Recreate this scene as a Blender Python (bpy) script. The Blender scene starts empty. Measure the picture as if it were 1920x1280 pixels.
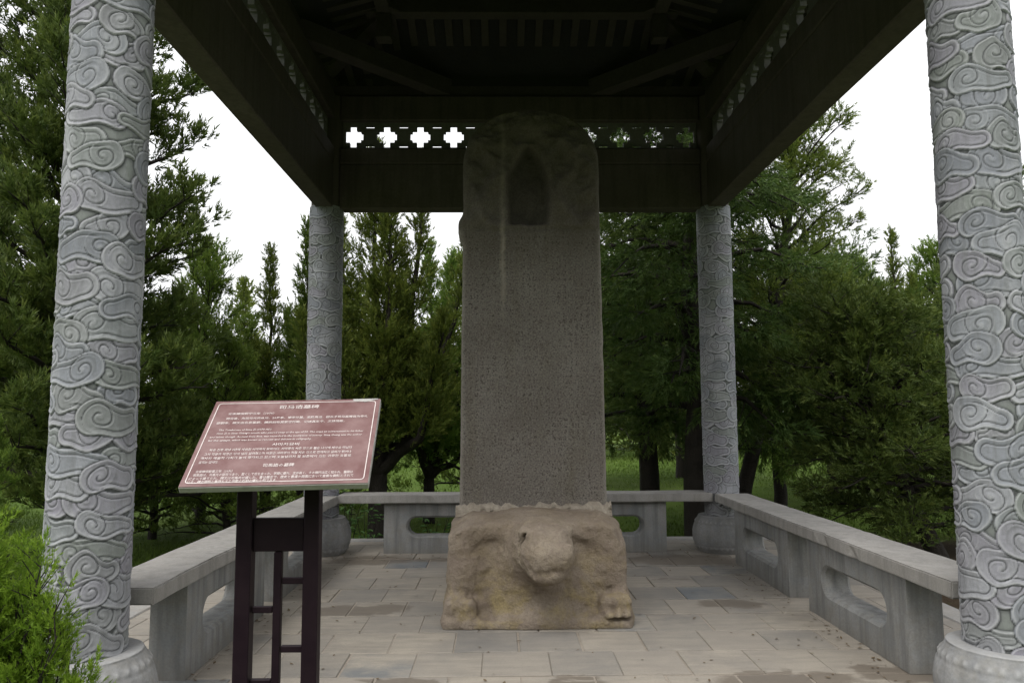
import bpy, bmesh, math, random
import numpy as np
from mathutils import Vector, Matrix

scene = bpy.context.scene
COL = scene.collection
rad = math.radians

# ------------------------------------------------------------------ camera
cam_data = bpy.data.cameras.new('camera')
cam = bpy.data.objects.new('camera', cam_data)
COL.objects.link(cam)
FPX = 1430.0
def _ray(px, py):
    v = Vector(((px - 960) / FPX, -(py - 640) / FPX, -1.0)); v.normalize(); return v
_d = _ray(941, 777)                      # direction of the side benches (depth)
_u = _ray(893, 640 - FPX * FPX / 137.0)  # vertical
_u = (_u - _d * _u.dot(_d)).normalized()
_x = _d.cross(_u)
R3 = Matrix((_x, _d, _u))
cam.matrix_world = Matrix.Translation((0, 0, 1.15)) @ R3.to_4x4()
cam_data.sensor_width = 36.0
cam_data.lens = FPX / 1920 * 36.0
cam_data.clip_start = 0.05
cam_data.clip_end = 900
scene.camera = cam

# ------------------------------------------------------------------ sky and sun (overcast)
SUN_EL, SUN_AZ = rad(58), rad(205)       # high, behind the camera and to its left
world = bpy.data.worlds.new('World'); scene.world = world
world.use_nodes = True
wt = world.node_tree; wt.nodes.clear()
sky = wt.nodes.new('ShaderNodeTexSky'); sky.sky_type = 'NISHITA'
sky.sun_disc = False; sky.sun_elevation = SUN_EL; sky.sun_rotation = SUN_AZ
sky.air_density = 1.5; sky.dust_density = 4.0
hs = wt.nodes.new('ShaderNodeHueSaturation'); hs.inputs['Saturation'].default_value = 0.12
mx = wt.nodes.new('ShaderNodeMix'); mx.data_type = 'RGBA'; mx.inputs[0].default_value = 0.72
mx.inputs[7].default_value = (8.4, 8.45, 8.6, 1)     # the even cloud layer
bg = wt.nodes.new('ShaderNodeBackground'); bg.inputs[1].default_value = 0.13
wo = wt.nodes.new('ShaderNodeOutputWorld')
wt.links.new(sky.outputs[0], hs.inputs['Color'])
wt.links.new(hs.outputs[0], mx.inputs[6])
wt.links.new(mx.outputs[2], bg.inputs[0])
wt.links.new(bg.outputs[0], wo.inputs[0])
sun_d = bpy.data.lights.new('sun', 'SUN'); sun_d.energy = 1.5; sun_d.angle = rad(30)
sun_d.color = (1.0, 0.97, 0.92)
sun = bpy.data.objects.new('sun', sun_d); COL.objects.link(sun)
sd = Vector((math.sin(SUN_AZ) * math.cos(SUN_EL), math.cos(SUN_AZ) * math.cos(SUN_EL), math.sin(SUN_EL)))
sun.rotation_euler = sd.to_track_quat('Z', 'Y').to_euler()
sun.location = (-3, -6, 9)

scene.view_settings.view_transform = 'Standard'
scene.view_settings.look = 'None'
scene.view_settings.exposure = 0.6
scene.view_settings.gamma = 1.0
scene.view_settings.use_curve_mapping = False
scene.cycles.max_bounces = 7
scene.cycles.diffuse_bounces = 4
scene.cycles.transmission_bounces = 4

# ------------------------------------------------------------------ helpers
def tag(o, label=None, cat=None, group=None, kind=None):
    if label: o['label'] = label
    if cat: o['category'] = cat
    if group: o['group'] = group
    if kind: o['kind'] = kind
    return o
def empty(name, loc=(0, 0, 0), label=None, cat=None, group=None):
    o = bpy.data.objects.new(name, None); o.location = loc; o.empty_display_size = 0.2
    COL.objects.link(o)
    return tag(o, label, cat, group)
def link(name, me, parent=None, loc=None):
    o = bpy.data.objects.new(name, me); COL.objects.link(o)
    if parent is not None: o.parent = parent
    if loc is not None: o.location = loc
    return o
def np_mesh(name, V, F, mat=None, smooth=True, attrs=None):
    """V (n,3) array, F (m,k) array with a constant k."""
    V = np.asarray(V, dtype=np.float32); F = np.asarray(F, dtype=np.int32)
    me = bpy.data.meshes.new(name)
    n, (m, k) = len(V), F.shape
    me.vertices.add(n); me.vertices.foreach_set('co', V.ravel())
    me.loops.add(m * k); me.loops.foreach_set('vertex_index', F.ravel())
    me.polygons.add(m)
    me.polygons.foreach_set('loop_start', np.arange(0, m * k, k, dtype=np.int32))
    me.polygons.foreach_set('use_smooth', np.full(m, smooth, dtype=bool))
    if attrs:
        for an, av in attrs.items():
            a = me.attributes.new(an, 'FLOAT', 'POINT'); a.data.foreach_set('value', np.asarray(av, dtype=np.float32))
    me.update(calc_edges=True)
    if mat: me.materials.append(mat)
    return me
def bm_mesh(name, bm, mat=None, smooth=False):
    me = bpy.data.meshes.new(name)
    bmesh.ops.recalc_face_normals(bm, faces=bm.faces[:])
    for f in bm.faces: f.smooth = smooth
    bm.to_mesh(me); bm.free()
    if mat: me.materials.append(mat)
    return me
def bm_box(lo, hi, bevel=0.0, bm=None, seg=1):
    b = bmesh.new()
    r = bmesh.ops.create_cube(b, size=1.0)
    lo, hi = Vector(lo), Vector(hi)
    for v in b.verts:
        v.co = Vector((lo[i] + (v.co[i] + 0.5) * (hi[i] - lo[i]) for i in range(3)))
    if bevel > 0:
        bmesh.ops.bevel(b, geom=b.edges[:], offset=bevel, segments=seg, affect='EDGES', profile=0.5)
    if bm is None: return b
    me = bpy.data.meshes.new('tmp'); b.to_mesh(me); b.free(); bm.from_mesh(me); bpy.data.meshes.remove(me)
    return bm
def box(name, lo, hi, mat, parent=None, bevel=0.0, seg=1):
    return link(name, bm_mesh(name, bm_box(lo, hi, bevel, None, seg), mat), parent)
def bar(name, a, b, w, h, mat, parent=None, bevel=0.004):
    """rectangular timber from a to b, width w, height h (h roughly vertical)"""
    a, b = Vector(a), Vector(b); L = (b - a).length; y = (b - a).normalized()
    x = y.cross(Vector((0, 0, 1))).normalized(); z = x.cross(y)
    bm = bm_box((-w / 2, 0, -h / 2), (w / 2, L, h / 2), bevel)
    M = Matrix((x, y, z)).transposed().to_4x4(); M.translation = a
    bm.transform(M)
    return link(name, bm_mesh(name, bm, mat), parent)
def lathe(profile, n=64, disp=None):
    P = np.array(profile, dtype=float); th = np.linspace(0, 2 * np.pi, n, endpoint=False)
    r = P[:, 0][:, None] * np.ones(n)[None]; z = P[:, 1][:, None] * np.ones(n)[None]
    if disp is not None: r = r + disp(th[None] + 0 * r, z)
    V = np.stack([r * np.cos(th), r * np.sin(th), z], -1).reshape(-1, 3)
    m = len(P); i = np.arange(m - 1)[:, None] * n; j = np.arange(n)[None]; j2 = (j + 1) % n
    F = np.stack([i + j, i + j2, i + n + j2, i + n + j], -1).reshape(-1, 4)
    return V, F
# ---- value noise for shaping meshes
def vnoise(P, seed=0):
    P = np.asarray(P, dtype=np.float64); i = np.floor(P).astype(np.int64); f = P - i; f = f * f * (3 - 2 * f)
    def hsh(ix, iy, iz):
        h = (ix * 374761393 + iy * 668265263 + iz * 2147483647 + seed * 1274126177) & 0xffffffff
        h = ((h ^ (h >> 13)) * 1274126177) & 0xffffffff
        return ((h ^ (h >> 16)) & 0xffff) / 65535.0
    out = 0
    for dx in (0, 1):
        for dy in (0, 1):
            for dz in (0, 1):
                w = (f[..., 0] if dx else 1 - f[..., 0]) * (f[..., 1] if dy else 1 - f[..., 1]) * (f[..., 2] if dz else 1 - f[..., 2])
                out = out + w * hsh(i[..., 0] + dx, i[..., 1] + dy, i[..., 2] + dz)
    return out * 2 - 1
def fbm(P, seed=0, octv=3):
    P = np.asarray(P); s = 0; a = 0.5
    for o in range(octv): s = s + a * vnoise(P * 2 ** o, seed + o); a *= 0.5
    return s

# ------------------------------------------------------------------ materials
class NT:
    def __init__(s, name):
        s.m = bpy.data.materials.new(name); s.m.use_nodes = True; s.t = s.m.node_tree; s.t.nodes.clear()
        s.out = s.t.nodes.new('ShaderNodeOutputMaterial')
        s.b = s.t.nodes.new('ShaderNodeBsdfPrincipled'); s.t.links.new(s.b.outputs[0], s.out.inputs[0])
    def n(s, typ, **kw):
        nd = s.t.nodes.new(typ)
        for k, v in kw.items(): setattr(nd, k, v)
        return nd
    def l(s, a, b): s.t.links.new(a, b)
    def noise(s, vec, scale, detail=4, rough=0.55, dist=0.0):
        nd = s.n('ShaderNodeTexNoise'); nd.inputs['Scale'].default_value = scale
        nd.inputs['Detail'].default_value = detail; nd.inputs['Roughness'].default_value = rough
        nd.inputs['Distortion'].default_value = dist
        if vec is not None: s.l(vec, nd.inputs['Vector'])
        return nd.outputs['Fac']
    def ramp(s, fac, stops):
        nd = s.n('ShaderNodeValToRGB'); e = nd.color_ramp.elements
        while len(e) < len(stops): e.new(0.5)
        for i, (p, c) in enumerate(stops):
            e[i].position = p; e[i].color = (c, c, c, 1) if not isinstance(c, (tuple, list)) else tuple(c) + (1,)
        s.l(fac, nd.inputs[0]); return nd.outputs[0]
    def mix(s, fac, a, b, mode='MIX'):
        nd = s.n('ShaderNodeMix', data_type='RGBA', blend_type=mode)
        for idx, v in ((0, fac), (6, a), (7, b)):
            if isinstance(v, (int, float)): nd.inputs[idx].default_value = v
            elif isinstance(v, (tuple, list)): nd.inputs[idx].default_value = tuple(v) + (1,)
            else: s.l(v, nd.inputs[idx])
        return nd.outputs[2]
    def math(s, op, a, b=None, c=None):
        nd = s.n('ShaderNodeMath', operation=op)
        for i, v in enumerate((a, b, c)):
            if v is None: continue
            if isinstance(v, (int, float)): nd.inputs[i].default_value = v
            else: s.l(v, nd.inputs[i])
        return nd.outputs[0]
    def bump(s, height, strength=0.3, dist=0.01):
        nd = s.n('ShaderNodeBump'); nd.inputs['Strength'].default_value = strength; nd.inputs['Distance'].default_value = dist
        s.l(height, nd.inputs['Height']); s.l(nd.outputs[0], s.b.inputs['Normal']); return nd
    def col(s, c): s.l(c, s.b.inputs['Base Color'])
    def rough(s, r):
        if isinstance(r, (int, float)): s.b.inputs['Roughness'].default_value = r
        else: s.l(r, s.b.inputs['Roughness'])
    def pos(s): return s.n('ShaderNodeNewGeometry').outputs['Position']
    def objc(s): return s.n('ShaderNodeTexCoord').outputs['Object']
    def rnd(s): return s.n('ShaderNodeObjectInfo').outputs['Random']
    def mapv(s, vec, scale):
        nd = s.n('ShaderNodeMapping'); nd.inputs['Scale'].default_value = scale; s.l(vec, nd.inputs['Vector']); return nd.outputs[0]
    def sep(s, vec):
        nd = s.n('ShaderNodeSeparateXYZ'); s.l(vec, nd.inputs[0]); return nd.outputs

def stone(name, c1, c2, c3, big=2.2, fine=60, bump=0.35, bdist=0.004, edge=0.0, streak=0.0, rough=0.85, low=None):
    t = NT(name); p = t.pos()
    a = t.noise(p, big, 5, 0.6); b = t.noise(p, fine, 4, 0.65); c = t.noise(p, big * 4.3, 6, 0.65, 0.6)
    col = t.mix(t.ramp(a, [(0.35, 0.0), (0.65, 1.0)]), c1, c2)
    col = t.mix(t.ramp(c, [(0.42, 0.0), (0.72, 0.8)]), col, c3)
    if streak:
        s = t.noise(t.mapv(p, (9, 9, 0.7)), 2.0, 4, 0.6)
        col = t.mix(t.ramp(s, [(0.45, 0.0), (0.7, streak)]), col, tuple(0.45 * x for x in c1))
    col = t.mix(t.ramp(b, [(0.3, 0.35), (0.6, 0.0)]), col, tuple(0.55 * x for x in c1))
    if edge:
        g = t.n('ShaderNodeNewGeometry').outputs['Pointiness']
        col = t.mix(t.ramp(g, [(0.505, 0.0), (0.56, edge)]), col, tuple(min(0.75, 1.55 * x) for x in c2))
        col = t.mix(t.ramp(g, [(0.42, edge * 0.9), (0.495, 0.0)]), col, tuple(0.5 * x for x in c1))
    if low:
        z = t.sep(p)[2]
        k = t.math('ADD', z, t.math('MULTIPLY', t.noise(p, 7, 4), 0.22))
        col = t.mix(t.ramp(k, [(low[0], 0.75), (low[1], 0.0)]), col, low[2])
    t.col(col); t.rough(rough); t.b.inputs['Specular IOR Level'].default_value = 0.3
    t.bump(t.math('ADD', t.math('MULTIPLY', b, 0.7), t.math('MULTIPLY', c, 0.6)), bump, bdist)
    return t.m

def make_column_mat():
    t = NT('carved_bluestone'); p = t.pos()
    at_ = lambda n: t.n('ShaderNodeAttribute', attribute_name=n).outputs['Fac']
    tone, ridge = at_('tone'), at_('ridge')
    a = t.noise(p, 3.0, 5, 0.6); b = t.noise(p, 95, 4, 0.65); c = t.noise(t.mapv(p, (14, 14, 3)), 2.5, 5, 0.7, 0.5)
    col = t.mix(t.ramp(a, [(0.35, 0), (0.65, 1)]), (0.255, 0.263, 0.292), (0.325, 0.332, 0.36))
    # every cloud was cut from a differently tinted bed: bluish, greenish or violet grey
    cl = t.ramp(tone, [(0.0, (0.170, 0.182, 0.205)), (0.25, (0.255, 0.268, 0.298)), (0.5, (0.190, 0.210, 0.182)), (0.75, (0.232, 0.218, 0.258)), (1.0, (0.295, 0.30, 0.322))])
    col = t.mix(0.78, col, cl)
    col = t.mix(t.ramp(c, [(0.46, 0), (0.70, 0.6)]), col, (0.15, 0.155, 0.155))
    col = t.mix(t.ramp(b, [(0.3, 0.3), (0.55, 0)]), col, (0.17, 0.175, 0.18))
    # rain marks running down the shaft and pale lime wash in broad patches
    rs = t.noise(t.mapv(p, (26, 26, 1.1)), 1.0, 4, 0.6)
    col = t.mix(t.ramp(rs, [(0.52, 0), (0.72, 0.5)]), col, (0.165, 0.17, 0.17))
    lw = t.noise(t.mapv(p, (5, 5, 3)), 1.0, 5, 0.65, 0.8)
    col = t.mix(t.ramp(lw, [(0.50, 0), (0.70, 0.55)]), col, (0.43, 0.435, 0.455))
    # chalky stone dust and wear along the cut ridges, darker colour in the grooves
    col = t.mix(t.math('MULTIPLY', t.ramp(ridge, [(0.58, 0.0), (0.98, 0.52)]), t.ramp(c, [(0.3, 1.0), (0.7, 0.5)])), col, (0.50, 0.505, 0.52))
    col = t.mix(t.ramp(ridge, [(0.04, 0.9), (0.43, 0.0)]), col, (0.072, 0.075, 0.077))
    t.col(col); t.rough(0.85); t.b.inputs['Specular IOR Level'].default_value = 0.3
    t.bump(t.math('ADD', b, c), 0.3, 0.003)
    return t.m
M_column = make_column_mat()
M_drum = stone('drum_stone', (0.225, 0.23, 0.235), (0.31, 0.31, 0.31), (0.26, 0.25, 0.225), big=4, fine=70, bump=0.45, edge=0.4, streak=0.3, low=(0.02, 0.18, (0.15, 0.135, 0.11)))
M_bench = stone('bench_stone', (0.205, 0.212, 0.212), (0.285, 0.285, 0.278), (0.225, 0.212, 0.185), big=3.2, fine=110, bump=0.45, bdist=0.004, streak=0.65, low=(0.03, 0.20, (0.14, 0.125, 0.10)))
M_seat = stone('seat_stone', (0.265, 0.255, 0.24), (0.345, 0.33, 0.31), (0.28, 0.265, 0.24), big=2.4, fine=120, bump=0.45, bdist=0.004, streak=0.4)
M_beam = stone('beam_stone', (0.080, 0.069, 0.059), (0.108, 0.095, 0.082), (0.085, 0.075, 0.058), big=1.6, fine=50, bump=0.3, streak=0.4)
M_fret = stone('fretwork_stone', (0.15, 0.15, 0.145), (0.20, 0.20, 0.19), (0.17, 0.16, 0.14), big=3, fine=60, bump=0.3)
M_wood = stone('roof_timber', (0.052, 0.047, 0.042), (0.074, 0.067, 0.058), (0.06, 0.052, 0.04), big=2.4, fine=40, bump=0.3)
M_roof = stone('roof_boards', (0.02, 0.021, 0.021), (0.03, 0.031, 0.03), (0.028, 0.026, 0.022), big=2.4, fine=40, bump=0.3)
M_mortar = stone('pale_mortar', (0.25, 0.215, 0.17), (0.37, 0.33, 0.27), (0.20, 0.165, 0.125), big=12, fine=55, bump=0.9, bdist=0.012)

def make_turtle_mat():
    t = NT('turtle_sandstone'); p = t.pos()
    a = t.noise(p, 3.2, 5, 0.6); c = t.noise(p, 13, 6, 0.65, 0.8); b = t.noise(p, 85, 4, 0.7)
    col = t.mix(t.ramp(a, [(0.35, 0), (0.66, 1)]), (0.195, 0.155, 0.115), (0.285, 0.24, 0.19))
    col = t.mix(t.ramp(c, [(0.45, 0), (0.7, 0.75)]), col, (0.22, 0.175, 0.145))
    yel = t.noise(p, 5.5, 5, 0.65, 0.5)
    z = t.sep(p)[2]
    ye = t.math('MULTIPLY', t.ramp(yel, [(0.45, 0), (0.62, 0.8)]), t.ramp(z, [(0.12, 1.0), (0.45, 0.15)]))
    col = t.mix(ye, col, (0.30, 0.24, 0.115))
    col = t.mix(t.ramp(b, [(0.3, 0.45), (0.55, 0)]), col, (0.12, 0.095, 0.07))
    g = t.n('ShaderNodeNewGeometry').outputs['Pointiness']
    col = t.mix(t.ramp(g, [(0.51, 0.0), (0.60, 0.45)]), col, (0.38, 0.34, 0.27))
    st = t.noise(t.mapv(p, (4, 4, 1.1)), 2.0, 5, 0.65, 0.5)
    col = t.mix(t.ramp(st, [(0.47, 0), (0.70, 0.45)]), col, (0.125, 0.098, 0.072))
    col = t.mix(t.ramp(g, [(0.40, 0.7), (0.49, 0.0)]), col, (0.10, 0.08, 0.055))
    t.col(col); t.rough(0.9); t.b.inputs['Specular IOR Level'].default_value = 0.2
    t.bump(t.math('ADD', t.math('ADD', t.math('MULTIPLY', b, 1.0), c), t.math('MULTIPLY', t.noise(p, 38, 5, 0.7, 0.6), 0.8)), 0.9, 0.009)
    return t.m
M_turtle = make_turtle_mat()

def make_stele_mat():
    t = NT('inscribed_stele_stone'); o = t.objc(); x, y, z = t.sep(o)
    a = t.noise(o, 2.6, 5, 0.6); c = t.noise(o, 9, 6, 0.7, 0.5); b = t.noise(o, 95, 3, 0.75)
    col = t.mix(t.ramp(a, [(0.35, 0), (0.65, 1)]), (0.135, 0.120, 0.104), (0.192, 0.175, 0.156))
    col = t.mix(t.ramp(c, [(0.45, 0), (0.72, 0.7)]), col, (0.155, 0.132, 0.115))
    stain = t.noise(t.mapv(o, (3.0, 3.0, 0.6)), 2.4, 4, 0.6)
    col = t.mix(t.ramp(stain, [(0.5, 0), (0.75, 0.55)]), col, (0.12, 0.105, 0.075))
    # worn rows of shallow, unreadable characters: pits inside a grid of columns
    pit = t.n('ShaderNodeTexVoronoi', feature='F1'); pit.inputs['Scale'].default_value = 1.0
    t.l(t.mapv(o, (75, 4, 62)), pit.inputs['Vector'])
    gx = t.math('ABSOLUTE', t.math('SUBTRACT', t.math('FRACT', t.math('MULTIPLY', x, 28.0)), 0.5))
    gz = t.math('ABSOLUTE', t.math('SUBTRACT', t.math('FRACT', t.math('MULTIPLY', z, 27.0)), 0.5))
    cell = t.math('MULTIPLY', t.math('LESS_THAN', gx, 0.36), t.math('LESS_THAN', gz, 0.40))
    body = t.math('MULTIPLY', t.math('LESS_THAN', z, 1.66), t.math('GREATER_THAN', z, 0.06))
    stroke = t.math('LESS_THAN', pit.outputs['Distance'], t.math('ADD', 0.0, t.math('MULTIPLY', t.noise(o, 5, 4), 0.66)))
    mask = t.math('MULTIPLY', t.math('MULTIPLY', cell, body), stroke)
    col = t.mix(t.math('MULTIPLY', mask, 0.72), col, (0.055, 0.047, 0.040))
    col = t.mix(t.ramp(b, [(0.36, 0.65), (0.52, 0)]), col, (0.06, 0.052, 0.045))
    col = t.mix(t.ramp(b, [(0.55, 0), (0.72, 0.55)]), col, (0.27, 0.25, 0.22))
    # the carved head is darker and more olive above the seam, darkest inside the niche
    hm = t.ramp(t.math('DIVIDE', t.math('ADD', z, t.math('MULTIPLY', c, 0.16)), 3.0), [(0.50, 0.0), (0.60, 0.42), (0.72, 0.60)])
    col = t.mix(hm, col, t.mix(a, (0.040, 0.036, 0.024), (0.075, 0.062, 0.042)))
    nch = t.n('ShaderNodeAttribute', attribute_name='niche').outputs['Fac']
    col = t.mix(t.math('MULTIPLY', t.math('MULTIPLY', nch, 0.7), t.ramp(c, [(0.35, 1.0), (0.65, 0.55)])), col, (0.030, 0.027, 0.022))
    # pale trickle of lime down the left of the face
    wob = t.math('MULTIPLY', t.math('SUBTRACT', t.noise(t.mapv(o, (1, 1, 5)), 3.0, 3), 0.5), 0.035)
    dx = t.math('ABSOLUTE', t.math('ADD', t.math('ADD', x, 0.178), wob))
    line = t.math('MULTIPLY', t.ramp(t.math('ADD', dx, t.math('MULTIPLY', t.noise(t.mapv(o, (1, 1, 3)), 14, 3), 0.022)), [(0.012, 1.0), (0.034, 0.0)]), t.ramp(t.math('DIVIDE', z, 3.0), [(0.36, 0.0), (0.50, 0.8)]))
    line = t.math('MULTIPLY', line, t.ramp(c, [(0.35, 0.35), (0.6, 0.95)]))
    col = t.mix(t.math('MULTIPLY', line, t.ramp(t.math('DIVIDE', z, 3.0), [(0.55, 0.9), (0.62, 0.32)])), col, (0.36, 0.32, 0.26))
    g = t.n('ShaderNodeNewGeometry').outputs['Pointiness']
    col = t.mix(t.math('MULTIPLY', t.ramp(g, [(0.52, 0.0), (0.6, 0.5)]), t.math('LESS_THAN', z, 1.7)), col, (0.36, 0.33, 0.28))
    t.col(col); t.rough(0.88); t.b.inputs['Specular IOR Level'].default_value = 0.2
    t.bump(t.math('SUBTRACT', t.math('ADD', t.math('MULTIPLY', b, 0.5), c), t.math('MULTIPLY', mask, 1.2)), 0.5, 0.006)
    return t.m
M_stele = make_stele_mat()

def make_tile_mat():
    t = NT('dusty_paving_brick'); p = t.pos(); r = t.rnd()
    a = t.noise(p, 1.3, 5, 0.6, 0.4); c = t.noise(p, 6, 6, 0.65, 0.6); b = t.noise(p, 120, 3, 0.7)
    s = t.noise(t.mapv(p, (1.6, 9, 1)), 2.2, 4, 0.6, 0.4)
    base = t.mix(t.ramp(r, [(0.1, 0), (0.9, 1)]), (0.165, 0.158, 0.148), (0.245, 0.222, 0.193))
    base = t.mix(t.ramp(t.math('FRACT', t.math('MULTIPLY', r, 7.31)), [(0.915, 0), (0.93, 1.0)]), base, (0.105, 0.122, 0.138))
    # trodden-in pale earth, thick enough to hide many of the joints
    dust = t.ramp(t.math('ADD', t.math('MULTIPLY', a, 0.6), t.math('MULTIPLY', c, 0.4)), [(0.38, 0.25), (0.55, 0.97)])
    dust = t.math('MULTIPLY', dust, t.math('ADD', 0.45, t.math('MULTIPLY', t.math('FRACT', t.math('MULTIPLY', r, 3.77)), 0.52)))
    col = t.mix(dust, base, t.mix(t.ramp(s, [(0.4, 0), (0.65, 1)]), (0.335, 0.300, 0.248), (0.262, 0.234, 0.196)))
    # damp patches: where rain blows in along the benches and some loose puddle marks
    x, y, z = t.sep(p); wet = None
    n1 = t.math('SUBTRACT', t.noise(p, 2.6, 5, 0.6, 0.7), 0.5); n2 = t.math('SUBTRACT', t.noise(t.mapv(p, (1, 2.4, 1)), 3.4, 4, 0.55, 1.2), 0.5)
    for cx, cy, rx, ry in ((-0.93, 4.66, .26, .15), (-0.66, 4.70, .17, .13), (1.42, 4.76, .20, .12), (1.45, 6.15, .55, .24), (-1.05, 6.22, .42, .20), (1.25, 3.42, .34, .13), (1.75, 3.50, .22, .12), (0.30, 3.44, .16, .06), (-0.55, 6.25, .3, .1), (-0.46, 3.42, .2, .06), (1.2, 5.45, .1, .05)):
        dx = t.math('DIVIDE', t.math('ADD', t.math('SUBTRACT', x, cx), t.math('MULTIPLY', n1, 0.5)), rx)
        dy = t.math('DIVIDE', t.math('ADD', t.math('SUBTRACT', y, cy), t.math('MULTIPLY', n2, 0.28)), ry)
        e = t.math('ADD', t.math('MULTIPLY', dx, dx), t.math('MULTIPLY', dy, dy))
        wet = e if wet is None else t.math('MINIMUM', wet, e)
    wm = t.ramp(t.math('ADD', wet, t.math('MULTIPLY', t.math('SUBTRACT', c, 0.5), 0.9)), [(0.62, 0.72), (1.0, 0.0)])
    col = t.mix(wm, col, (0.125, 0.103, 0.080))
    col = t.mix(t.ramp(b, [(0.3, 0.25), (0.5, 0)]), col, (0.12, 0.105, 0.09))
    t.col(col); t.rough(t.ramp(wm, [(0.0, 0.88), (1.0, 0.5)])); t.b.inputs['Specular IOR Level'].default_value = 0.3
    t.bump(t.math('ADD', t.math('MULTIPLY', b, 0.4), c), 0.35, 0.006)
    return t.m
M_tile = make_tile_mat()
M_joint = stone('joint_earth', (0.25, 0.22, 0.183), (0.33, 0.29, 0.243), (0.28, 0.245, 0.20), big=5, fine=90, bump=0.5)
M_edge = stone('platform_edge_stone', (0.24, 0.235, 0.23), (0.31, 0.30, 0.285), (0.27, 0.25, 0.22), big=3, fine=90)

def make_lawn_mat():
    t = NT('lawn_ground'); p = t.pos()
    a = t.noise(p, 0.35, 5, 0.6); c = t.noise(p, 3.5, 6, 0.7); b = t.noise(p, 40, 4, 0.7)
    col = t.mix(t.ramp(c, [(0.3, 0), (0.7, 1)]), (0.050, 0.086, 0.014), (0.085, 0.140, 0.022))
    col = t.mix(t.ramp(a, [(0.42, 0), (0.62, 0.6)]), col, (0.10, 0.14, 0.032))
    x, y, z = t.sep(p)
    # bare brown earth and fallen needles under the leaning tree on the right and under the left trees
    def disc(cx, cy, r0, r1):
        dx = t.math('SUBTRACT', x, cx); dy = t.math('SUBTRACT', y, cy)
        d = t.math('SQRT', t.math('ADD', t.math('MULTIPLY', dx, dx), t.math('MULTIPLY', dy, dy)))
        d = t.math('ADD', d, t.math('MULTIPLY', t.math('SUBTRACT', c, 0.5), 1.8))
        return t.ramp(t.math('DIVIDE', d, 10.0), [(r0 / 10, 1.0), (r1 / 10, 0.0)])
    soil = disc(4.6, 7.0, 1.6, 2.6)
    soil = t.math('MAXIMUM', soil, t.ramp(b, [(0.62, 0), (0.7, 0.6)]))
    col = t.mix(soil, col, (0.055, 0.040, 0.026))
    t.col(col); t.rough(0.95); t.b.inputs['Specular IOR Level'].default_value = 0.1
    t.bump(t.math('ADD', b, c), 0.8, 0.05)
    return t.m
M_lawn = make_lawn_mat()

def leaf_mat(name, dark, light, tip, trans=0.35, rough=0.6, objvar=0.25):
    t = NT(name)
    a = t.n('ShaderNodeAttribute', attribute_name='tint').outputs['Fac']
    e = t.n('ShaderNodeAttribute', attribute_name='tipness').outputs['Fac']
    col = t.mix(a, dark, light)
    col = t.mix(t.math('MULTIPLY', e, 0.8), col, tip)
    hsv = t.n('ShaderNodeHueSaturation')
    r = t.rnd()
    t.l(t.math('ADD', 1.0 - objvar / 2, t.math('MULTIPLY', r, objvar)), hsv.inputs['Value'])
    t.l(t.math('ADD', 0.488, t.math('MULTIPLY', t.math('FRACT', t.math('MULTIPLY', r, 5.3)), 0.024)), hsv.inputs['Hue'])
    t.l(col, hsv.inputs['Color']); col = hsv.outputs[0]
    t.col(col); t.rough(rough); t.b.inputs['Specular IOR Level'].default_value = 0.25
    tr = t.n('ShaderNodeBsdfTranslucent'); t.l(col, tr.inputs[0])
    ms = t.n('ShaderNodeMixShader'); ms.inputs[0].default_value = trans
    t.l(t.b.outputs[0], ms.inputs[1]); t.l(tr.outputs[0], ms.inputs[2]); t.l(ms.outputs[0], t.out.inputs[0])
    return t.m
M_jun = leaf_mat('juniper_foliage', (0.056, 0.098, 0.018), (0.155, 0.212, 0.034), (0.28, 0.315, 0.062))
M_dark = leaf_mat('dark_cypress_foliage', (0.040, 0.076, 0.018), (0.108, 0.162, 0.033), (0.19, 0.235, 0.052))
M_fresh = leaf_mat('fresh_green_foliage', (0.075, 0.135, 0.023), (0.185, 0.27, 0.043), (0.30, 0.365, 0.070))
M_shrub = leaf_mat('young_cypress_foliage', (0.092, 0.185, 0.016), (0.215, 0.345, 0.032), (0.35, 0.48, 0.068), trans=0.45)
M_grass = leaf_mat('grass_blades', (0.050, 0.092, 0.012), (0.095, 0.160, 0.022), (0.14, 0.20, 0.04))
M_weed = leaf_mat('weed_leaves', (0.05, 0.11, 0.03), (0.10, 0.19, 0.06), (0.13, 0.22, 0.07))
M_bark = stone('dark_bark', (0.018, 0.015, 0.012), (0.034, 0.028, 0.022), (0.025, 0.021, 0.017), big=6, fine=45, bump=0.9, bdist=0.02)

M_litter = stone('dry_leaf_scraps', (0.085, 0.06, 0.035), (0.16, 0.115, 0.06), (0.11, 0.075, 0.04), big=9, fine=40)

def simple(name, col, rough, spec=0.5, metal=0.0, noise=None):
    t = NT(name)
    if noise:
        a = t.noise(t.pos(), noise[0], 5, 0.65)
        t.col(t.mix(t.ramp(a, [(0.35, 0), (0.7, 1)]), col, noise[1]))
    else: t.b.inputs['Base Color'].default_value = tuple(col) + (1,)
    t.rough(rough); t.b.inputs['Specular IOR Level'].default_value = spec; t.b.inputs['Metallic'].default_value = metal
    return t.m
M_frame = simple('dark_purple_paint', (0.012, 0.006, 0.010), 0.5, 0.14, 0, (14, (0.018, 0.010, 0.014)))
M_panel = simple('maroon_sign_face', (0.158, 0.080, 0.078), 0.30, 0.6, 0, (13, (0.25, 0.162, 0.157)))
M_panelside = simple('grey_sign_edge', (0.42, 0.41, 0.39), 0.6, 0.4, 0, (30, (0.30, 0.29, 0.27)))
M_white = simple('white_sign_print', (0.70, 0.64, 0.62), 0.5, 0.5, 0, (60, (0.52, 0.44, 0.42)))

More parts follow.
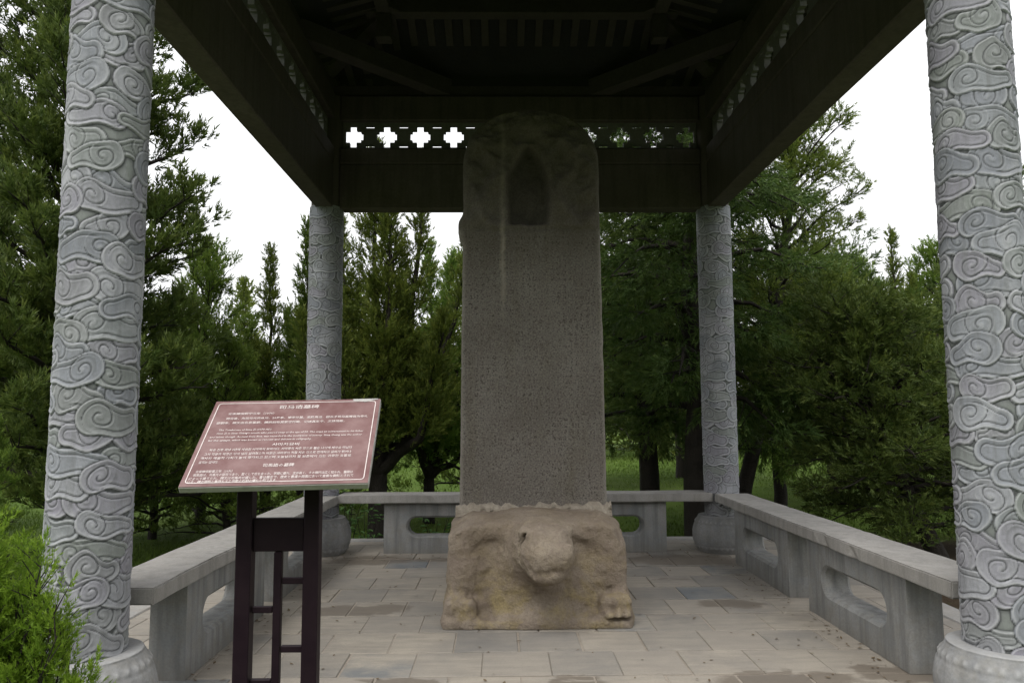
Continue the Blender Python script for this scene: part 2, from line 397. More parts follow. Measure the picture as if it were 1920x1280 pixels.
# ------------------------------------------------------------------ plan of the place (metres; the pavilion floor is z = 0)
XL, XR = -1.53, 1.873          # column axes
YF, YB = 2.90, 6.58
CX, CY = (XL + XR) / 2, (YF + YB) / 2
ZG = -0.30                     # ground round the platform
BEAM0, BEAM1 = 2.937, 3.476     # lower beams
LAT1, UP1 = 3.727, 3.95        # fretwork band, upper beams
# @@STRUCTURE
# ------------------------------------------------------------------ ground
def ground():
    n = 140
    g = np.concatenate([np.linspace(-220, -32, 12)[:-1], np.linspace(-32, 32, n), np.linspace(32, 220, 12)[1:]])
    X, Y = np.meshgrid(g, g + 14, indexing='ij')
    Z = ZG + 0.06 * fbm(np.stack([X * 0.3, Y * 0.3, 0 * X], -1), 3, 3) * np.clip((np.hypot(X - CX, Y - CY) - 3.6) / 3, 0, 1)
    V = np.stack([X, Y, Z], -1).reshape(-1, 3); m = len(g)
    i = np.arange(m - 1)[:, None] * m; j = np.arange(m - 1)[None]
    F = np.stack([i + j, i + m + j, i + m + j + 1, i + j + 1], -1).reshape(-1, 4)
    return tag(link('lawn', np_mesh('lawn', V, F, M_lawn)), kind='structure')
ground()

# platform of the pavilion, paved with single bricks
PX0, PX1, PY0, PY1 = -2.28, 2.66, 2.44, 7.28
floor = box('platform_floor', (PX0, PY0, ZG - 0.1), (PX1, PY1, -0.005), M_joint); tag(floor, kind='structure')
rng = random.Random(5)
TW, TD = 0.318, 0.345
row = 0
y0 = 3.50 - 3 * TD
tile_meshes = {}
while y0 < PY1 - 0.2:
    x0 = -0.419 - 8 * TW + (0.0 if row % 2 == 1 else TW / 2) + rng.uniform(-.02, .02)
    ya, yb = max(y0, PY0 + 0.16), min(y0 + TD, PY1 - 0.16)
    while x0 < PX1 - 0.16:
        w = TW + rng.uniform(-.006, .006)
        xa, xb = max(x0, PX0 + 0.16), min(x0 + w, PX1 - 0.16)
        if xb - xa > 0.05 and yb - ya > 0.05:
            key = (round(xb - xa, 2), round(yb - ya, 2))
            if key not in tile_meshes:
                bm = bm_box((0, 0, -0.03), (key[0] - 0.007, key[1] - 0.007, 0), 0.003)
                tile_meshes[key] = bm_mesh('paving_brick', bm, M_tile)
            o = link('paving_brick', tile_meshes[key], floor, (xa + 0.005, ya + 0.005, rng.uniform(-.002, .002)))
            o.rotation_euler = (rng.uniform(-.004, .004), rng.uniform(-.004, .004), rng.uniform(-.006, .006))
        x0 += w
    y0 += TD; row += 1
def kerb(lo, hi, along, step):
    a, b = lo[along], hi[along]; k = max(1, round((b - a) / step)); s = (b - a) / k
    for i in range(k):
        l, h = list(lo), list(hi); l[along] = a + i * s + 0.003; h[along] = a + (i + 1) * s - 0.003
        box('edge_slab', l, h, M_edge, floor, 0.008)
kerb((PX0 - .02, PY1 - .155, ZG), (PX1 + .02, PY1 + .02, 0.004), 0, 0.8)
kerb((PX0 - .02, PY0 - .02, ZG), (PX1 + .02, PY0 + .155, 0.004), 0, 0.8)
kerb((PX0 - .02, PY0 + .158, ZG), (PX0 + .155, PY1 - .158, 0.004), 1, 0.8)
kerb((PX1 - .155, PY0 + .158, ZG), (PX1 + .02, PY1 - .158, 0.004), 1, 0.8)

# ------------------------------------------------------------------ the pavilion
pav = empty('stone_pavilion', (CX, CY, 0), 'grey stone memorial pavilion with carved cloud columns and dark beams', 'pavilion')
def P(x, y, z): return (x - CX, y - CY, z)

def cloud_relief(R=0.143, z0=0.24, z1=2.955, step=0.0044, seed=4):
    """round shaft carved all over with overlapping scrolled clouds"""
    nu = int(2 * math.pi * R / step); nz = int((z1 - z0) / step)
    C = 2 * math.pi * R
    u = np.arange(nu) * C / nu; z = z0 + np.arange(nz) * (z1 - z0) / (nz - 1)
    H = np.zeros((nz, nu), dtype=np.float64); TN = np.full((nz, nu), 0.5)
    r = np.random.default_rng(seed)
    clouds = []
    zc = z0 - 0.03; k = 0
    while zc < z1 + 0.1:
        n = 4 + (k % 2); s = C / n; off = r.uniform(0, s)
        for i in range(n):
            clouds.append((off + i * s + r.uniform(-.025, .025), zc + r.uniform(-.018, .018), s * r.uniform(0.92, 1.30), r.uniform(0.100, 0.140), r.choice([-1, 1], p=[.35, .65])))
        zc += 0.079; k += 1
    order = r.permutation(len(clouds))
    for ci in order:
        cu, cz, w, h, flip = clouds[ci]
        zi = np.where(np.abs(z - cz) < h * 0.75 + .02)[0]
        if len(zi) == 0: continue
        du = (u - cu + C / 2) % C - C / 2
        ui = np.where(np.abs(du) < w * 0.62 + .02)[0]
        X = (du[ui] * flip)[None, :] + 0 * z[zi][:, None]; Y = (z[zi] - cz)[:, None] + 0 * X
        Y = Y - 0.9 * X * X / w * 0.35 * math.sin(ci) + 0.006 * np.sin(X * 2 * np.pi / (w * .55) + ci)
        # uneven capsule: big scroll head, thinner tail
        ra, rb = h * 0.5, h * r.uniform(0.26, 0.42); ax, bx = -w * 0.5 + ra, w * 0.5 - rb
        t = np.clip((X - ax) / max(bx - ax, 1e-4), 0, 1); ts = t * t * (3 - 2 * t)
        rr = ra + (rb - ra) * ts
        yo = -(ra - rb) * ts * 0.75
        d = np.hypot(X - (ax + (bx - ax) * t), Y - yo) - rr
        sm = np.clip(-d / 0.0038, 0, 1); sm = sm * sm * (3 - 2 * sm)
        hl = 0.0050 * sm + 0.0022 * np.exp(-((d + .0052) / .0028) ** 2) - 0.0026 * np.clip(-d / (h * .22), 0, 1)
        hl += 0.0034 * np.clip(-Y / h, -.5, .5)
        # inner contour line
        hl += -0.0038 * np.exp(-((d + h * .17) / .0028) ** 2) * np.clip((X - ax + .01) / (w * .2), 0, 1)
        hl += 0.0018 * np.exp(-((d + h * .17 + .006) / .003) ** 2) * np.clip((X - ax + .01) / (w * .2), 0, 1)
        # scroll in the head
        qx, qy = X - (ax + 0.10 * h), Y - 0.0
        q = np.hypot(qx, qy); th = np.arctan2(qy, qx); pitch = h * 0.27
        ph = q / pitch - (th + ci) / (2 * np.pi)
        ds = np.abs(ph - np.round(ph)) * pitch
        inside = (q < ra * .86) & (q > h * .07)
        hl += np.where(inside, -0.0038 * np.exp(-(ds / .0023) ** 2) + 0.0018 * np.exp(-((ds - .007) / .003) ** 2), 0)
        hl += 0.0022 * np.exp(-(q / (h * .085)) ** 4)
        sub = H[np.ix_(zi, ui)]
        groove = -0.0046 * np.exp(-(np.clip(d, 0, None) / .0034) ** 2)
        new = np.where(d < 0, hl, sub + groove * np.clip(1 - d / .012, 0, 1))
        H[np.ix_(zi, ui)] = np.clip(new, -0.006, 0.0125)
        TN[np.ix_(zi, ui)] = np.where(d < 0, r.uniform(0, 1), TN[np.ix_(zi, ui)])
    U, Z = np.meshgrid(u / R, z)
    # ridge: how far each spot stands above its surroundings
    def blur(A, k):
        for ax in (0, 1):
            A = sum(np.roll(A, q, ax) for q in range(-k, k + 1)) / (2 * k + 1)
        return A
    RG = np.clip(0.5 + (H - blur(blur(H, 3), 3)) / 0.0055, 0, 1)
    H += 0.0009 * fbm(np.stack([np.cos(U) * 12, np.sin(U) * 12, Z * 80], -1), 9, 2)
    H *= 0.78
    fade = np.clip((z - z0) / .03, 0, 1)[:, None]
    rad_ = R + H * fade
    V = np.stack([rad_ * np.cos(U), rad_ * np.sin(U), Z], -1).reshape(-1, 3)
    i = np.arange(nz - 1)[:, None] * nu; j = np.arange(nu)[None]; j2 = (j + 1) % nu
    F = np.stack([i + j, i + j2, i + nu + j2, i + nu + j], -1).reshape(-1, 4)
    return np_mesh('column', V, F, M_column, True, {'tone': TN.ravel(), 'ridge': RG.ravel()})
col_me = cloud_relief()
def drum_mesh():
    zz = np.linspace(0, 0.29, 46)
    prof = []
    for z in zz:
        s = z / 0.29
        rr = 0.188 + 0.064 * math.sin(math.pi * (0.06 + 0.90 * s)) ** 0.8
        prof.append((rr, z))
    prof += [(0.2015, 0.2935), (0.196, 0.296), (0.10, 0.297)]
    def disp(th, z):
        out = 0
        for zc, a in ((0.252, .007), (0.038, .006)):
            ph = (th * 34 / (2 * np.pi)) % 1 - 0.5
            q = (ph * 0.042) ** 2 + (z - zc) ** 2
            out = out + a * np.exp(-q / .0105 ** 2)
            out = out - 0.0025 * np.exp(-((np.abs(z - zc) - .021) / .003) ** 2)
        out = out + 0.004 * fbm(np.stack([np.cos(th) * 5, np.sin(th) * 5, z * 22], -1), 21, 3) * (z < .291)
        return out
    V, F = lathe(prof, 204, disp)
    return np_mesh('drum_base', V, F, M_drum)
drum_me = drum_mesh()
for x, y, rz in ((XL, YF, 0.6), (XR, YF, 3.6), (XL, YB, 4.1), (XR, YB, 5.4)):
    c = link('column', col_me, pav, P(x, y, 0)); c.rotation_euler = (0, 0, rz)
    link('column_drum', drum_me, c)
    V, F = lathe([(0.135, BEAM0 + .02), (0.135, UP1 - 0.003)], 40)
    link('column_top', np_mesh('column_top', V, F, M_beam), c)

T = 0.075
def wall_pieces(name, z0, z1, mat, t=T, bev=0.008, inset=0.0):
    t = t - inset
    for y in (YF, YB): box(name, P(XL + .12, y - t, z0), P(XR - .12, y + t, z1), mat, pav, bev)
    for x in (XL, XR): box(name, P(x - t, YF + .12, z0), P(x + t, YB - .12, z1), mat, pav, bev)
wall_pieces('lower_beam', BEAM0, 3.335, M_beam)
wall_pieces('beam_plate', 3.337, BEAM1, M_beam, T + 0.004)
wall_pieces('upper_beam', LAT1, UP1, M_beam, T + 0.006)

# fretwork panels: stepped crosses and narrow slots cut right through the board
def fret(L, period=0.295):
    cell = period / 15.0; rows = 9; hh = (LAT1 - BEAM1); zc = hh / 2
    half = {0: 1, 1: 1, 2: 3, 3: 4, 4: 4, 5: 4, 6: 3, 7: 1, 8: 1}
    ncol = int(L / cell); vz = [-hh / 2 + 0.026 + i * (hh - 0.054) / rows for i in range(rows + 1)]
    vz = [-hh / 2] + vz + [hh / 2]
    vx = [-L / 2 + i * L / ncol for i in range(ncol + 1)]
    c0 = ncol / 2
    solid = np.ones((ncol, rows + 2), bool)
    for i in range(ncol):
        k = (i - c0 + 0.5 + 7.5) % 15 - 7.5
        for r_ in range(rows):
            if abs(k) <= half[r_] + 0.01: solid[i, r_ + 1] = False
            ks = (k + 15) % 15 - 7.5
            if r_ in (0, 8) and abs(ks) <= 2.3: solid[i, r_ + 1] = False
    solid[0, :] = True; solid[-1, :] = True
    V = []; idx = {}; F = []
    def vv(i, r_, s):
        k = (i, r_, s)
        if k not in idx: idx[k] = len(V); V.append((vx[i], s * 0.022, vz[r_]))
        return idx[k]
    nr = rows + 2
    for i in range(ncol):
        for r_ in range(nr):
            if not solid[i, r_]: continue
            for s in (-1, 1):
                q = [vv(i, r_, s), vv(i + 1, r_, s), vv(i + 1, r_ + 1, s), vv(i, r_ + 1, s)]
                F.append(q if s < 0 else q[::-1])
            for di, dr, a, b in ((-1, 0, (0, 0), (0, 1)), (1, 0, (1, 1), (1, 0)), (0, -1, (1, 0), (0, 0)), (0, 1, (0, 1), (1, 1))):
                ii, rr = i + di, r_ + dr
                if 0 <= ii < ncol and 0 <= rr < nr and solid[ii, rr]: continue
                F.append([vv(i + a[0], r_ + a[1], -1), vv(i + b[0], r_ + b[1], -1), vv(i + b[0], r_ + b[1], 1), vv(i + a[0], r_ + a[1], 1)])
    bm = bmesh.new()
    bv = [bm.verts.new(v) for v in V]
    for f in F: bm.faces.new([bv[k] for k in f])
    return bm_mesh('fretwork_panel', bm, M_fret)
fx = fret(XR - XL - 0.27); fy = fret(YB - YF - 0.27)
zf = (BEAM1 + LAT1) / 2
for y in (YF, YB): link('fretwork_panel', fx, pav, P(CX, y, zf))
for x in (XL, XR):
    o = link('fretwork_panel', fy, pav, P(x, CY, zf)); o.rotation_euler = (0, 0, math.pi / 2)

# roof frame seen from below
HX, HY = (XR - XL) / 2, (YB - YF) / 2
for sx in (-1, 1):
    for sy in (-1, 1):
        k = 1.05
        a = (sx * HX, sy * (HY - k), 4.04); b = (sx * (HX - k), sy * HY, 4.04)
        bar('corner_beam', a, b, 0.13, 0.15, M_wood, pav)
        bar('hip_beam', (sx * (HX + .55), sy * (HY + .55), 4.03), (sx * 1.02, sy * 1.02, 4.40), 0.11, 0.13, M_wood, pav)
        box('short_post', (sx * 1.1 - .06, sy * 1.1 - .06, 4.12), (sx * 1.1 + .06, sy * 1.1 + .06, 4.32), M_wood, pav, .005)
        bar('hip_beam', (sx * 1.02, sy * 1.02, 4.50), (sx * .04, sy * .04, 5.24), 0.1, 0.12, M_wood, pav)
for s in (-1, 1):
    box('ring_beam', (-1.25, s * 1.1 - .055, 4.325), (1.25, s * 1.1 + .055, 4.47), M_wood, pav, .006)
    box('ring_beam', (s * 1.1 - .055, -1.04, 4.322), (s * 1.1 + .055, 1.04, 4.466), M_wood, pav, .006)
    box('eaves_purlin', (-HX - .1, s * HY - .06, UP1 + .002), (HX + .1, s * HY + .06, UP1 + .1), M_wood, pav, .006)
    box('eaves_purlin', (s * HX - .06, -HY + .062, UP1 + .002), (s * HX + .06, HY - .062, UP1 + .1), M_wood, pav, .006)
EV = 0.65
def roof_z(x, y):
    m = max(abs(x) - HX, abs(y) - HY)         # distance outside the wall line
    if m > 0: return 4.12 - m * 0.10
    if m > -(HY - 1.1): return 4.12 - m * 0.46 if m > -0.7 else 4.12 + 0.7 * .46 + (-m - 0.7) * 0.62
    return 4.12 + 0.7 * .46 + (HY - 1.1 - .7) * .62 + (-m - (HY - 1.1)) * 0.75
def roof_mesh():
    n = 33; bm = bmesh.new(); g = {}
    for lay, dz in ((0, 0.0), (1, 0.14)):
        for i in range(n):
            for j in range(n):
                fx_, fy_ = i / (n - 1) * 2 - 1, j / (n - 1) * 2 - 1
                x, y = fx_ * (HX + EV), fy_ * (HY + EV)
                cr = (abs(fx_) * abs(fy_)) ** 8 * 0.12
                g[lay, i, j] = bm.verts.new((x, y, roof_z(x, y) + 0.055 + dz + cr))
    for i in range(n - 1):
        for j in range(n - 1):
            bm.faces.new([g[0, i, j], g[0, i, j + 1], g[0, i + 1, j + 1], g[0, i + 1, j]])
            bm.faces.new([g[1, i, j], g[1, i + 1, j], g[1, i + 1, j + 1], g[1, i, j + 1]])
    for i in range(n - 1):
        bm.faces.new([g[0, i, 0], g[0, i + 1, 0], g[1, i + 1, 0], g[1, i, 0]])
        bm.faces.new([g[0, i, n - 1], g[1, i, n - 1], g[1, i + 1, n - 1], g[0, i + 1, n - 1]])
        bm.faces.new([g[0, 0, i], g[1, 0, i], g[1, 0, i + 1], g[0, 0, i + 1]])
        bm.faces.new([g[0, n - 1, i], g[0, n - 1, i + 1], g[1, n - 1, i + 1], g[1, n - 1, i]])
    return bm_mesh('roof', bm, M_roof)
roof = link('roof', roof_mesh(), pav)
for side in range(4):
    along_x = side % 2 == 0; s = 1 if side < 2 else -1
    hw, hd = (HX, HY) if along_x else (HY, HX)
    k = int(2 * (hw + EV) / 0.15)
    for i in range(k):
        c = -(hw + EV) + (i + 0.5) * 2 * (hw + EV) / k
        inner = max(0.12, abs(c) - (hw - hd)) if abs(c) > 0.12 else 0.12
        pts = [hd + EV - 0.03, max(inner, 1.14)]
        if pts[0] - pts[1] < 0.15: continue
        def q(d):
            x, y = (c, s * d) if along_x else (s * d, c)
            return (x, y, roof_z(x, y) + 0.018)
        bar('rafter', q(pts[0]), q(pts[1]), 0.06, 0.065, M_wood, roof, 0)
        if inner < 1.0: bar('rafter', q(1.06), q(max(inner, .1)), 0.06, 0.065, M_wood, roof, 0)

# ------------------------------------------------------------------ stone benches between the columns
def slot_board(L, H, t, seed, slot=(0.20, 0.295, 0.145)):
    """upright slab with a long round-ended opening; local x along, y thickness, z up"""
    hx = L / 2 - slot[0]; z1, z0 = slot[1], slot[2]; zc = (z0 + z1) / 2; hz = (z1 - z0) / 2
    def stad(a, g):
        hxx, hzz = hx + g, hz + g; dx, dz = math.cos(a), math.sin(a)
        lo, hi = 0, 2.0
        for _ in range(40):
            m = (lo + hi) / 2; x, z = abs(dx * m), abs(dz * m)
            ins = (z <= hzz and x <= hxx - hzz) or (math.hypot(max(0, x - (hxx - hzz)), z) <= hzz)
            lo, hi = (m, hi) if ins else (lo, m)
        return dx * lo, dz * lo + zc
    cs = [math.atan2(sz - zc, sx * L / 2) for sx in (-1, 1) for sz in (0, H)]
    ends = [math.atan2(sg * hz, sx * (hx - hz)) for sx in (-1, 1) for sg in (-1, 1)]
    A = sorted(set([round(math.atan2(math.sin(k * 2 * math.pi / 64) * .25, math.cos(k * 2 * math.pi / 64)), 5) for k in range(64)] + [round(c, 5) for c in cs + ends]))
    def rect(a):
        dx, dz = math.cos(a), math.sin(a)
        m = min((L / 2) / abs(dx) if abs(dx) > 1e-9 else 1e9, ((H - zc) if dz > 0 else zc) / abs(dz) if abs(dz) > 1e-9 else 1e9)
        return dx * m, dz * m + zc
    bm = bmesh.new(); rings = []
    ch = 0.016
    for fn, yy in ((rect, -t / 2), (lambda a: stad(a, ch), -t / 2), (lambda a: stad(a, 0), -t / 2 + ch), (lambda a: stad(a, 0), t / 2 - ch), (lambda a: stad(a, ch), t / 2), (rect, t / 2)):
        rings.append([bm.verts.new((fn(a)[0], yy, fn(a)[1])) for a in A])
    rings.append(rings[0]); n = len(A)
    for q in range(6):
        for i in range(n):
            j = (i + 1) % n
            bm.faces.new([rings[q][i], rings[q][j], rings[q + 1][j], rings[q + 1][i]])
    return bm_mesh('pedestal', bm, M_bench)
PH = 0.417
ped_me = slot_board(1.11, PH, 0.16, 1)
def seat_mesh(L, w, h, seed):
    bm = bm_box((-L / 2, -w / 2, 0), (L / 2, w / 2, h), 0.0)
    for k in range(1, 60):
        geom = bm.verts[:] + bm.edges[:] + bm.faces[:]
        bmesh.ops.bisect_plane(bm, geom=geom, plane_co=(-L / 2 + L * k / 60, 0, 0), plane_no=(1, 0, 0))
    bmesh.ops.bevel(bm, geom=[e for e in bm.edges if e.calc_face_angle(0) > 0.5], offset=0.006, segments=2, affect='EDGES')
    r = random.Random(seed)
    for v in bm.verts:
        f = fbm(np.array([v.co.x * 3, v.co.y * 9 + seed, v.co.z * 9]), seed, 3); g = fbm(np.array([v.co.x * 14, v.co.y * 5 + seed, v.co.z * 20]), seed + 5, 2)
        chip = max(0.0, g - .22) * .06 * (1 if v.co.y < 0 else -1)
        v.co += Vector((0, f * .005 + chip, f * .004))
    return bm_mesh('seat', bm, M_seat)
def bench(label, loc, rz, L, peds, seed, inset):
    b = empty('stone_bench', loc, label, 'bench', 'stone benches round the pavilion'); b.rotation_euler = (0, 0, rz)
    link('seat', seat_mesh(L, 0.28, 0.068, seed), b, (0, 0, PH + 0.003))
    for p in peds:
        link('pedestal', ped_me, b, (p, inset, 0))
    return b
# local +y of a bench points outward, away from the stele
ymid = (3.05 + 6.43) / 2
bench('long grey stone bench along the right side, between the two right-hand columns', (XR + 0.035, ymid, 0), -math.pi / 2, 3.36, (-0.71, 0.71), 11, 0.0 - 0.025)
bench('long grey stone bench along the left side, partly behind the sign stand', (XL + 0.035, ymid, 0), math.pi / 2, 3.36, (-0.71, 0.71), 12, -0.025)
bench('grey stone bench across the back, passing behind the stone turtle', (0.195, YB, 0), 0, 3.13, (-0.63, 0.63), 13, 0.01)

# ------------------------------------------------------------------ surface nets for carved shapes
def surface_nets(fn, lo, hi, step):
    xs = [np.arange(lo[i], hi[i] + step, step) for i in range(3)]
    X, Y, Z = np.meshgrid(*xs, indexing='ij')
    D = fn(X, Y, Z); S = D < 0
    n = D.shape
    acc = np.zeros(tuple(k - 1 for k in n) + (3,)); cnt = np.zeros(tuple(k - 1 for k in n))
    sl = lambda o: tuple(slice(o[i], n[i] - 1 + o[i]) for i in range(3))
    corners = [(a, b, c) for a in (0, 1) for b in (0, 1) for c in (0, 1)]
    for a in corners:
        for ax in range(3):
            if a[ax] == 1: continue
            b = list(a); b[ax] = 1
            da, db = D[sl(a)], D[sl(b)]; m = (da < 0) != (db < 0)
            t = np.where(m, da / np.where(m, da - db, 1), 0)
            pos = np.stack([np.full(da.shape, float(a[k])) for k in range(3)], -1); pos[..., ax] += t
            acc += pos * m[..., None]; cnt += m
    act = cnt > 0
    idx = -np.ones(act.shape, dtype=np.int64); idx[act] = np.arange(act.sum())
    ijk = np.argwhere(act)
    V = (ijk + acc[act] / cnt[act][:, None]) * step + np.array(lo)
    F = []
    for ax in range(3):
        a1, a2 = [(1, 2), (2, 0), (0, 1)][ax]
        s0 = [slice(None)] * 3; s1 = [slice(None)] * 3; s0[ax] = slice(0, -1); s1[ax] = slice(1, None)
        ch = S[tuple(s0)] != S[tuple(s1)]; pt = np.argwhere(ch)
        ok = (pt[:, a1] > 0) & (pt[:, a2] > 0) & (pt[:, a1] < n[a1] - 1) & (pt[:, a2] < n[a2] - 1)
        pt = pt[ok]; inside = S[tuple(s0)][tuple(pt.T)]
        q = []
        for (o1, o2) in ((-1, -1), (0, -1), (0, 0), (-1, 0)):
            p = pt.copy(); p[:, a1] += o1; p[:, a2] += o2; q.append(idx[tuple(p.T)])
        q = np.stack(q, -1); q[~inside] = q[~inside][:, ::-1]
        F.append(q)
    return V, np.concatenate(F)
def smin(a, b, k):
    h = np.clip(0.5 + 0.5 * (b - a) / k, 0, 1); return b + (a - b) * h - k * h * (1 - h)
def smax(a, b, k): return -smin(-a, -b, k)
def sd_box(X, Y, Z, c, h, r):
    q = [np.abs(A - c[i]) - (h[i] - r) for i, A in enumerate((X, Y, Z))]
    return np.sqrt(sum(np.maximum(k, 0) ** 2 for k in q)) + np.minimum(np.maximum(q[0], np.maximum(q[1], q[2])), 0) - r
def sd_ell(X, Y, Z, c, r):
    a = [(A - c[i]) / r[i] for i, A in enumerate((X, Y, Z))]
    k0 = np.sqrt(sum(k * k for k in a)); k1 = np.sqrt(sum((k / r[i]) ** 2 for i, k in enumerate(a)))
    return k0 * (k0 - 1) / np.maximum(k1, 1e-6)
def sd_caps(X, Y, Z, a, b, ra, rb):
    a, b = np.array(a), np.array(b); ab = b - a
    t = np.clip(((X - a[0]) * ab[0] + (Y - a[1]) * ab[1] + (Z - a[2]) * ab[2]) / (ab @ ab), 0, 1)
    return np.sqrt((X - a[0] - t * ab[0]) ** 2 + (Y - a[1] - t * ab[1]) ** 2 + (Z - a[2] - t * ab[2]) ** 2) - (ra + (rb - ra) * t)

TX, TY = 0.192, 4.22       # turtle axis and its front foot line
def turtle_sdf(X, Y, Z):
    # local: x across, y from the front backwards, z up
    P3 = np.stack([X, Y, Z], -1)
    wob = fbm(P3 * 5.0, 71, 2)
    X = X + 0.016 * wob; Z0 = Z; Z = Z + 0.012 * fbm(P3 * 4.0, 72, 2)
    W = 0.50 - 0.030 * np.clip(Z / 0.5, 0, 1)
    body = sd_box(X * 0.47 / W, Y, Z, (0, 0.78, 0.24), (0.47, 0.70, 0.335), 0.05)
    front = (Y - (0.055 + 0.062 * np.clip(Z / 0.55, 0, 1.2)))         # sloping chest
    body = smax(body, -front, 0.05)
    plinth = sd_box(X, Y, Z, (0, 0.75, 0.0), (0.510, 0.745, 0.050), 0.025)
    d = smin(body, plinth, 0.05)
    # carapace: its worn front rim arches from flank to flank over the chest
    rim = 0.565 - 0.175 * np.clip(np.abs(X + 0.02) / 0.47, 0, 1) ** 1.7
    shell = sd_box(X, Y, Z, (0, 0.80, 0.47), (0.488, 0.72, 0.125), 0.07)
    shell = smax(shell, (rim - 0.035) - Z, 0.035)
    d = smin(d, shell, 0.035)
    # top falls away from the foot of the stele to the corners
    roof_ = Z - (0.590 - 0.075 * np.clip((np.abs(X) - 0.36) / 0.13, 0, 1) ** 1.3 - 0.05 * np.clip((0.26 - Y) / 0.2, 0, 1))
    d = smax(d, roof_, 0.02)
    # chipped corner on the right
    d = smax(d, -sd_ell(X, Y, Z, (0.50, 0.05, 0.50), (0.07, 0.13, 0.09)), 0.02)
    # upper forelegs, worn nearly flat against the flanks
    for s, dz in ((-1, 0.0), (1, 0.015)):
        sh = sd_ell(X, Y, Z, (s * 0.395, 0.20, 0.285 + dz), (0.098, 0.125, 0.150))
        d = smin(d, sh, 0.08)
        pit = sd_ell(X, Y, Z, (s * 0.375, 0.055, 0.165 + dz), (0.085, 0.036, 0.020))
        d = smax(d, -pit, 0.03)
        paw = sd_box(X, Y + 0.25 * (Z - 0.08), Z, (s * 0.425, 0.165, 0.078 + dz), (0.090, 0.150, 0.082), 0.045)
        d = smin(d, paw, 0.05)
        if s > 0:
            for k in range(3):
                toe = sd_caps(X, Y, Z, (0.395 + 0.040 * k, 0.10, 0.150), (0.392 + 0.046 * k, 0.005, 0.070), 0.020, 0.024)
                d = smin(d, toe, 0.012)
            d = smax(d, -sd_ell(X, Y, Z, (0.46, 0.0, 0.052), (0.075, 0.03, 0.008)), 0.015)
        else:
            d = smax(d, -sd_caps(X, Y, Z, (-0.44, 0.0, 0.145), (-0.34, -0.005, 0.085), 0.008, 0.006), 0.012)
    # chest swelling below the neck
    d = smin(d, sd_ell(X, Y, Z, (0.02, 0.30, 0.10), (0.30, 0.27, 0.34)), 0.12)
    # thick neck running up under the shell on the left, head looking slightly to the right
    d = smin(d, sd_caps(X, Y, Z, (-0.02, 0.45, 0.28), (0.0, 0.08, 0.395), 0.285, 0.165), 0.13)
    hx, hy, hz = 0.026, -0.070, 0.440
    ca, sa = math.cos(0.20), math.sin(0.20)
    U = (X - hx) * ca + (Y - hy) * sa; Vv = -(X - hx) * sa + (Y - hy) * ca; Wz = Z - hz
    U, Vv, Wz = U / 1.10, Vv / 1.06, Wz / 1.06
    head = sd_ell(U, Vv, Wz, (0, 0.03, 0.004), (0.146, 0.205, 0.158))
    muz = sd_box(U, Vv + 0.10 * Wz, Wz, (0.006, -0.108, -0.012), (0.100, 0.118, 0.078), 0.066)
    muz = smax(muz, 0.80 * (Wz - 0.052) - 0.60 * (Vv + 0.200), 0.04)          # sloping worn bridge of the nose
    head = smin(head, muz, 0.050)
    jaw = sd_ell(U, Vv, Wz, (0.0, -0.085, -0.096), (0.092, 0.120, 0.060))
    head = smin(head, jaw, 0.026)
    head = smax(head, Wz - (0.146 + 0.10 * (Vv + 0.02)), 0.05)
    for s in (-1, 1):
        head = smin(head, sd_caps(U, Vv, Wz, (s * 0.045, -0.130, 0.088), (s * 0.110, -0.055, 0.098), 0.010, 0.020), 0.04)
        head = smax(head, -sd_caps(U, Vv, Wz, (s * 0.088, -0.160, 0.050), (s * 0.132, -0.105, 0.062), 0.007, 0.008), 0.022)
    # pair of grooves curving down the left cheek
    for off in (0.0, 0.024):
        g = np.abs(np.hypot(Vv + 0.23, Wz - 0.00) - (0.172 + off)) - 0.0055
        g = np.maximum(g, np.maximum(np.abs(Wz + 0.015) - 0.105, U + 0.070))
        head = smax(head, -g, 0.005)
    d = smin(d, head, 0.035)
    hm = np.clip((Y + 0.02) / 0.10, 0.45, 1)
    d = d + hm * 0.011 * fbm(P3 * 8, 31, 3) + 0.0040 * vnoise(P3 * 30, 40) + 0.003 * vnoise(P3 * 60, 41)
    return np.maximum(d, -Z0)
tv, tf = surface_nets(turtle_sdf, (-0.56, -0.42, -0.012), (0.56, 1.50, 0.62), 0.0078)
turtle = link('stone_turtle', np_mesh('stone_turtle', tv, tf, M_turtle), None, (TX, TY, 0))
tag(turtle, 'weathered brown stone turtle carrying the tall inscribed stele on its back', 'turtle statue')

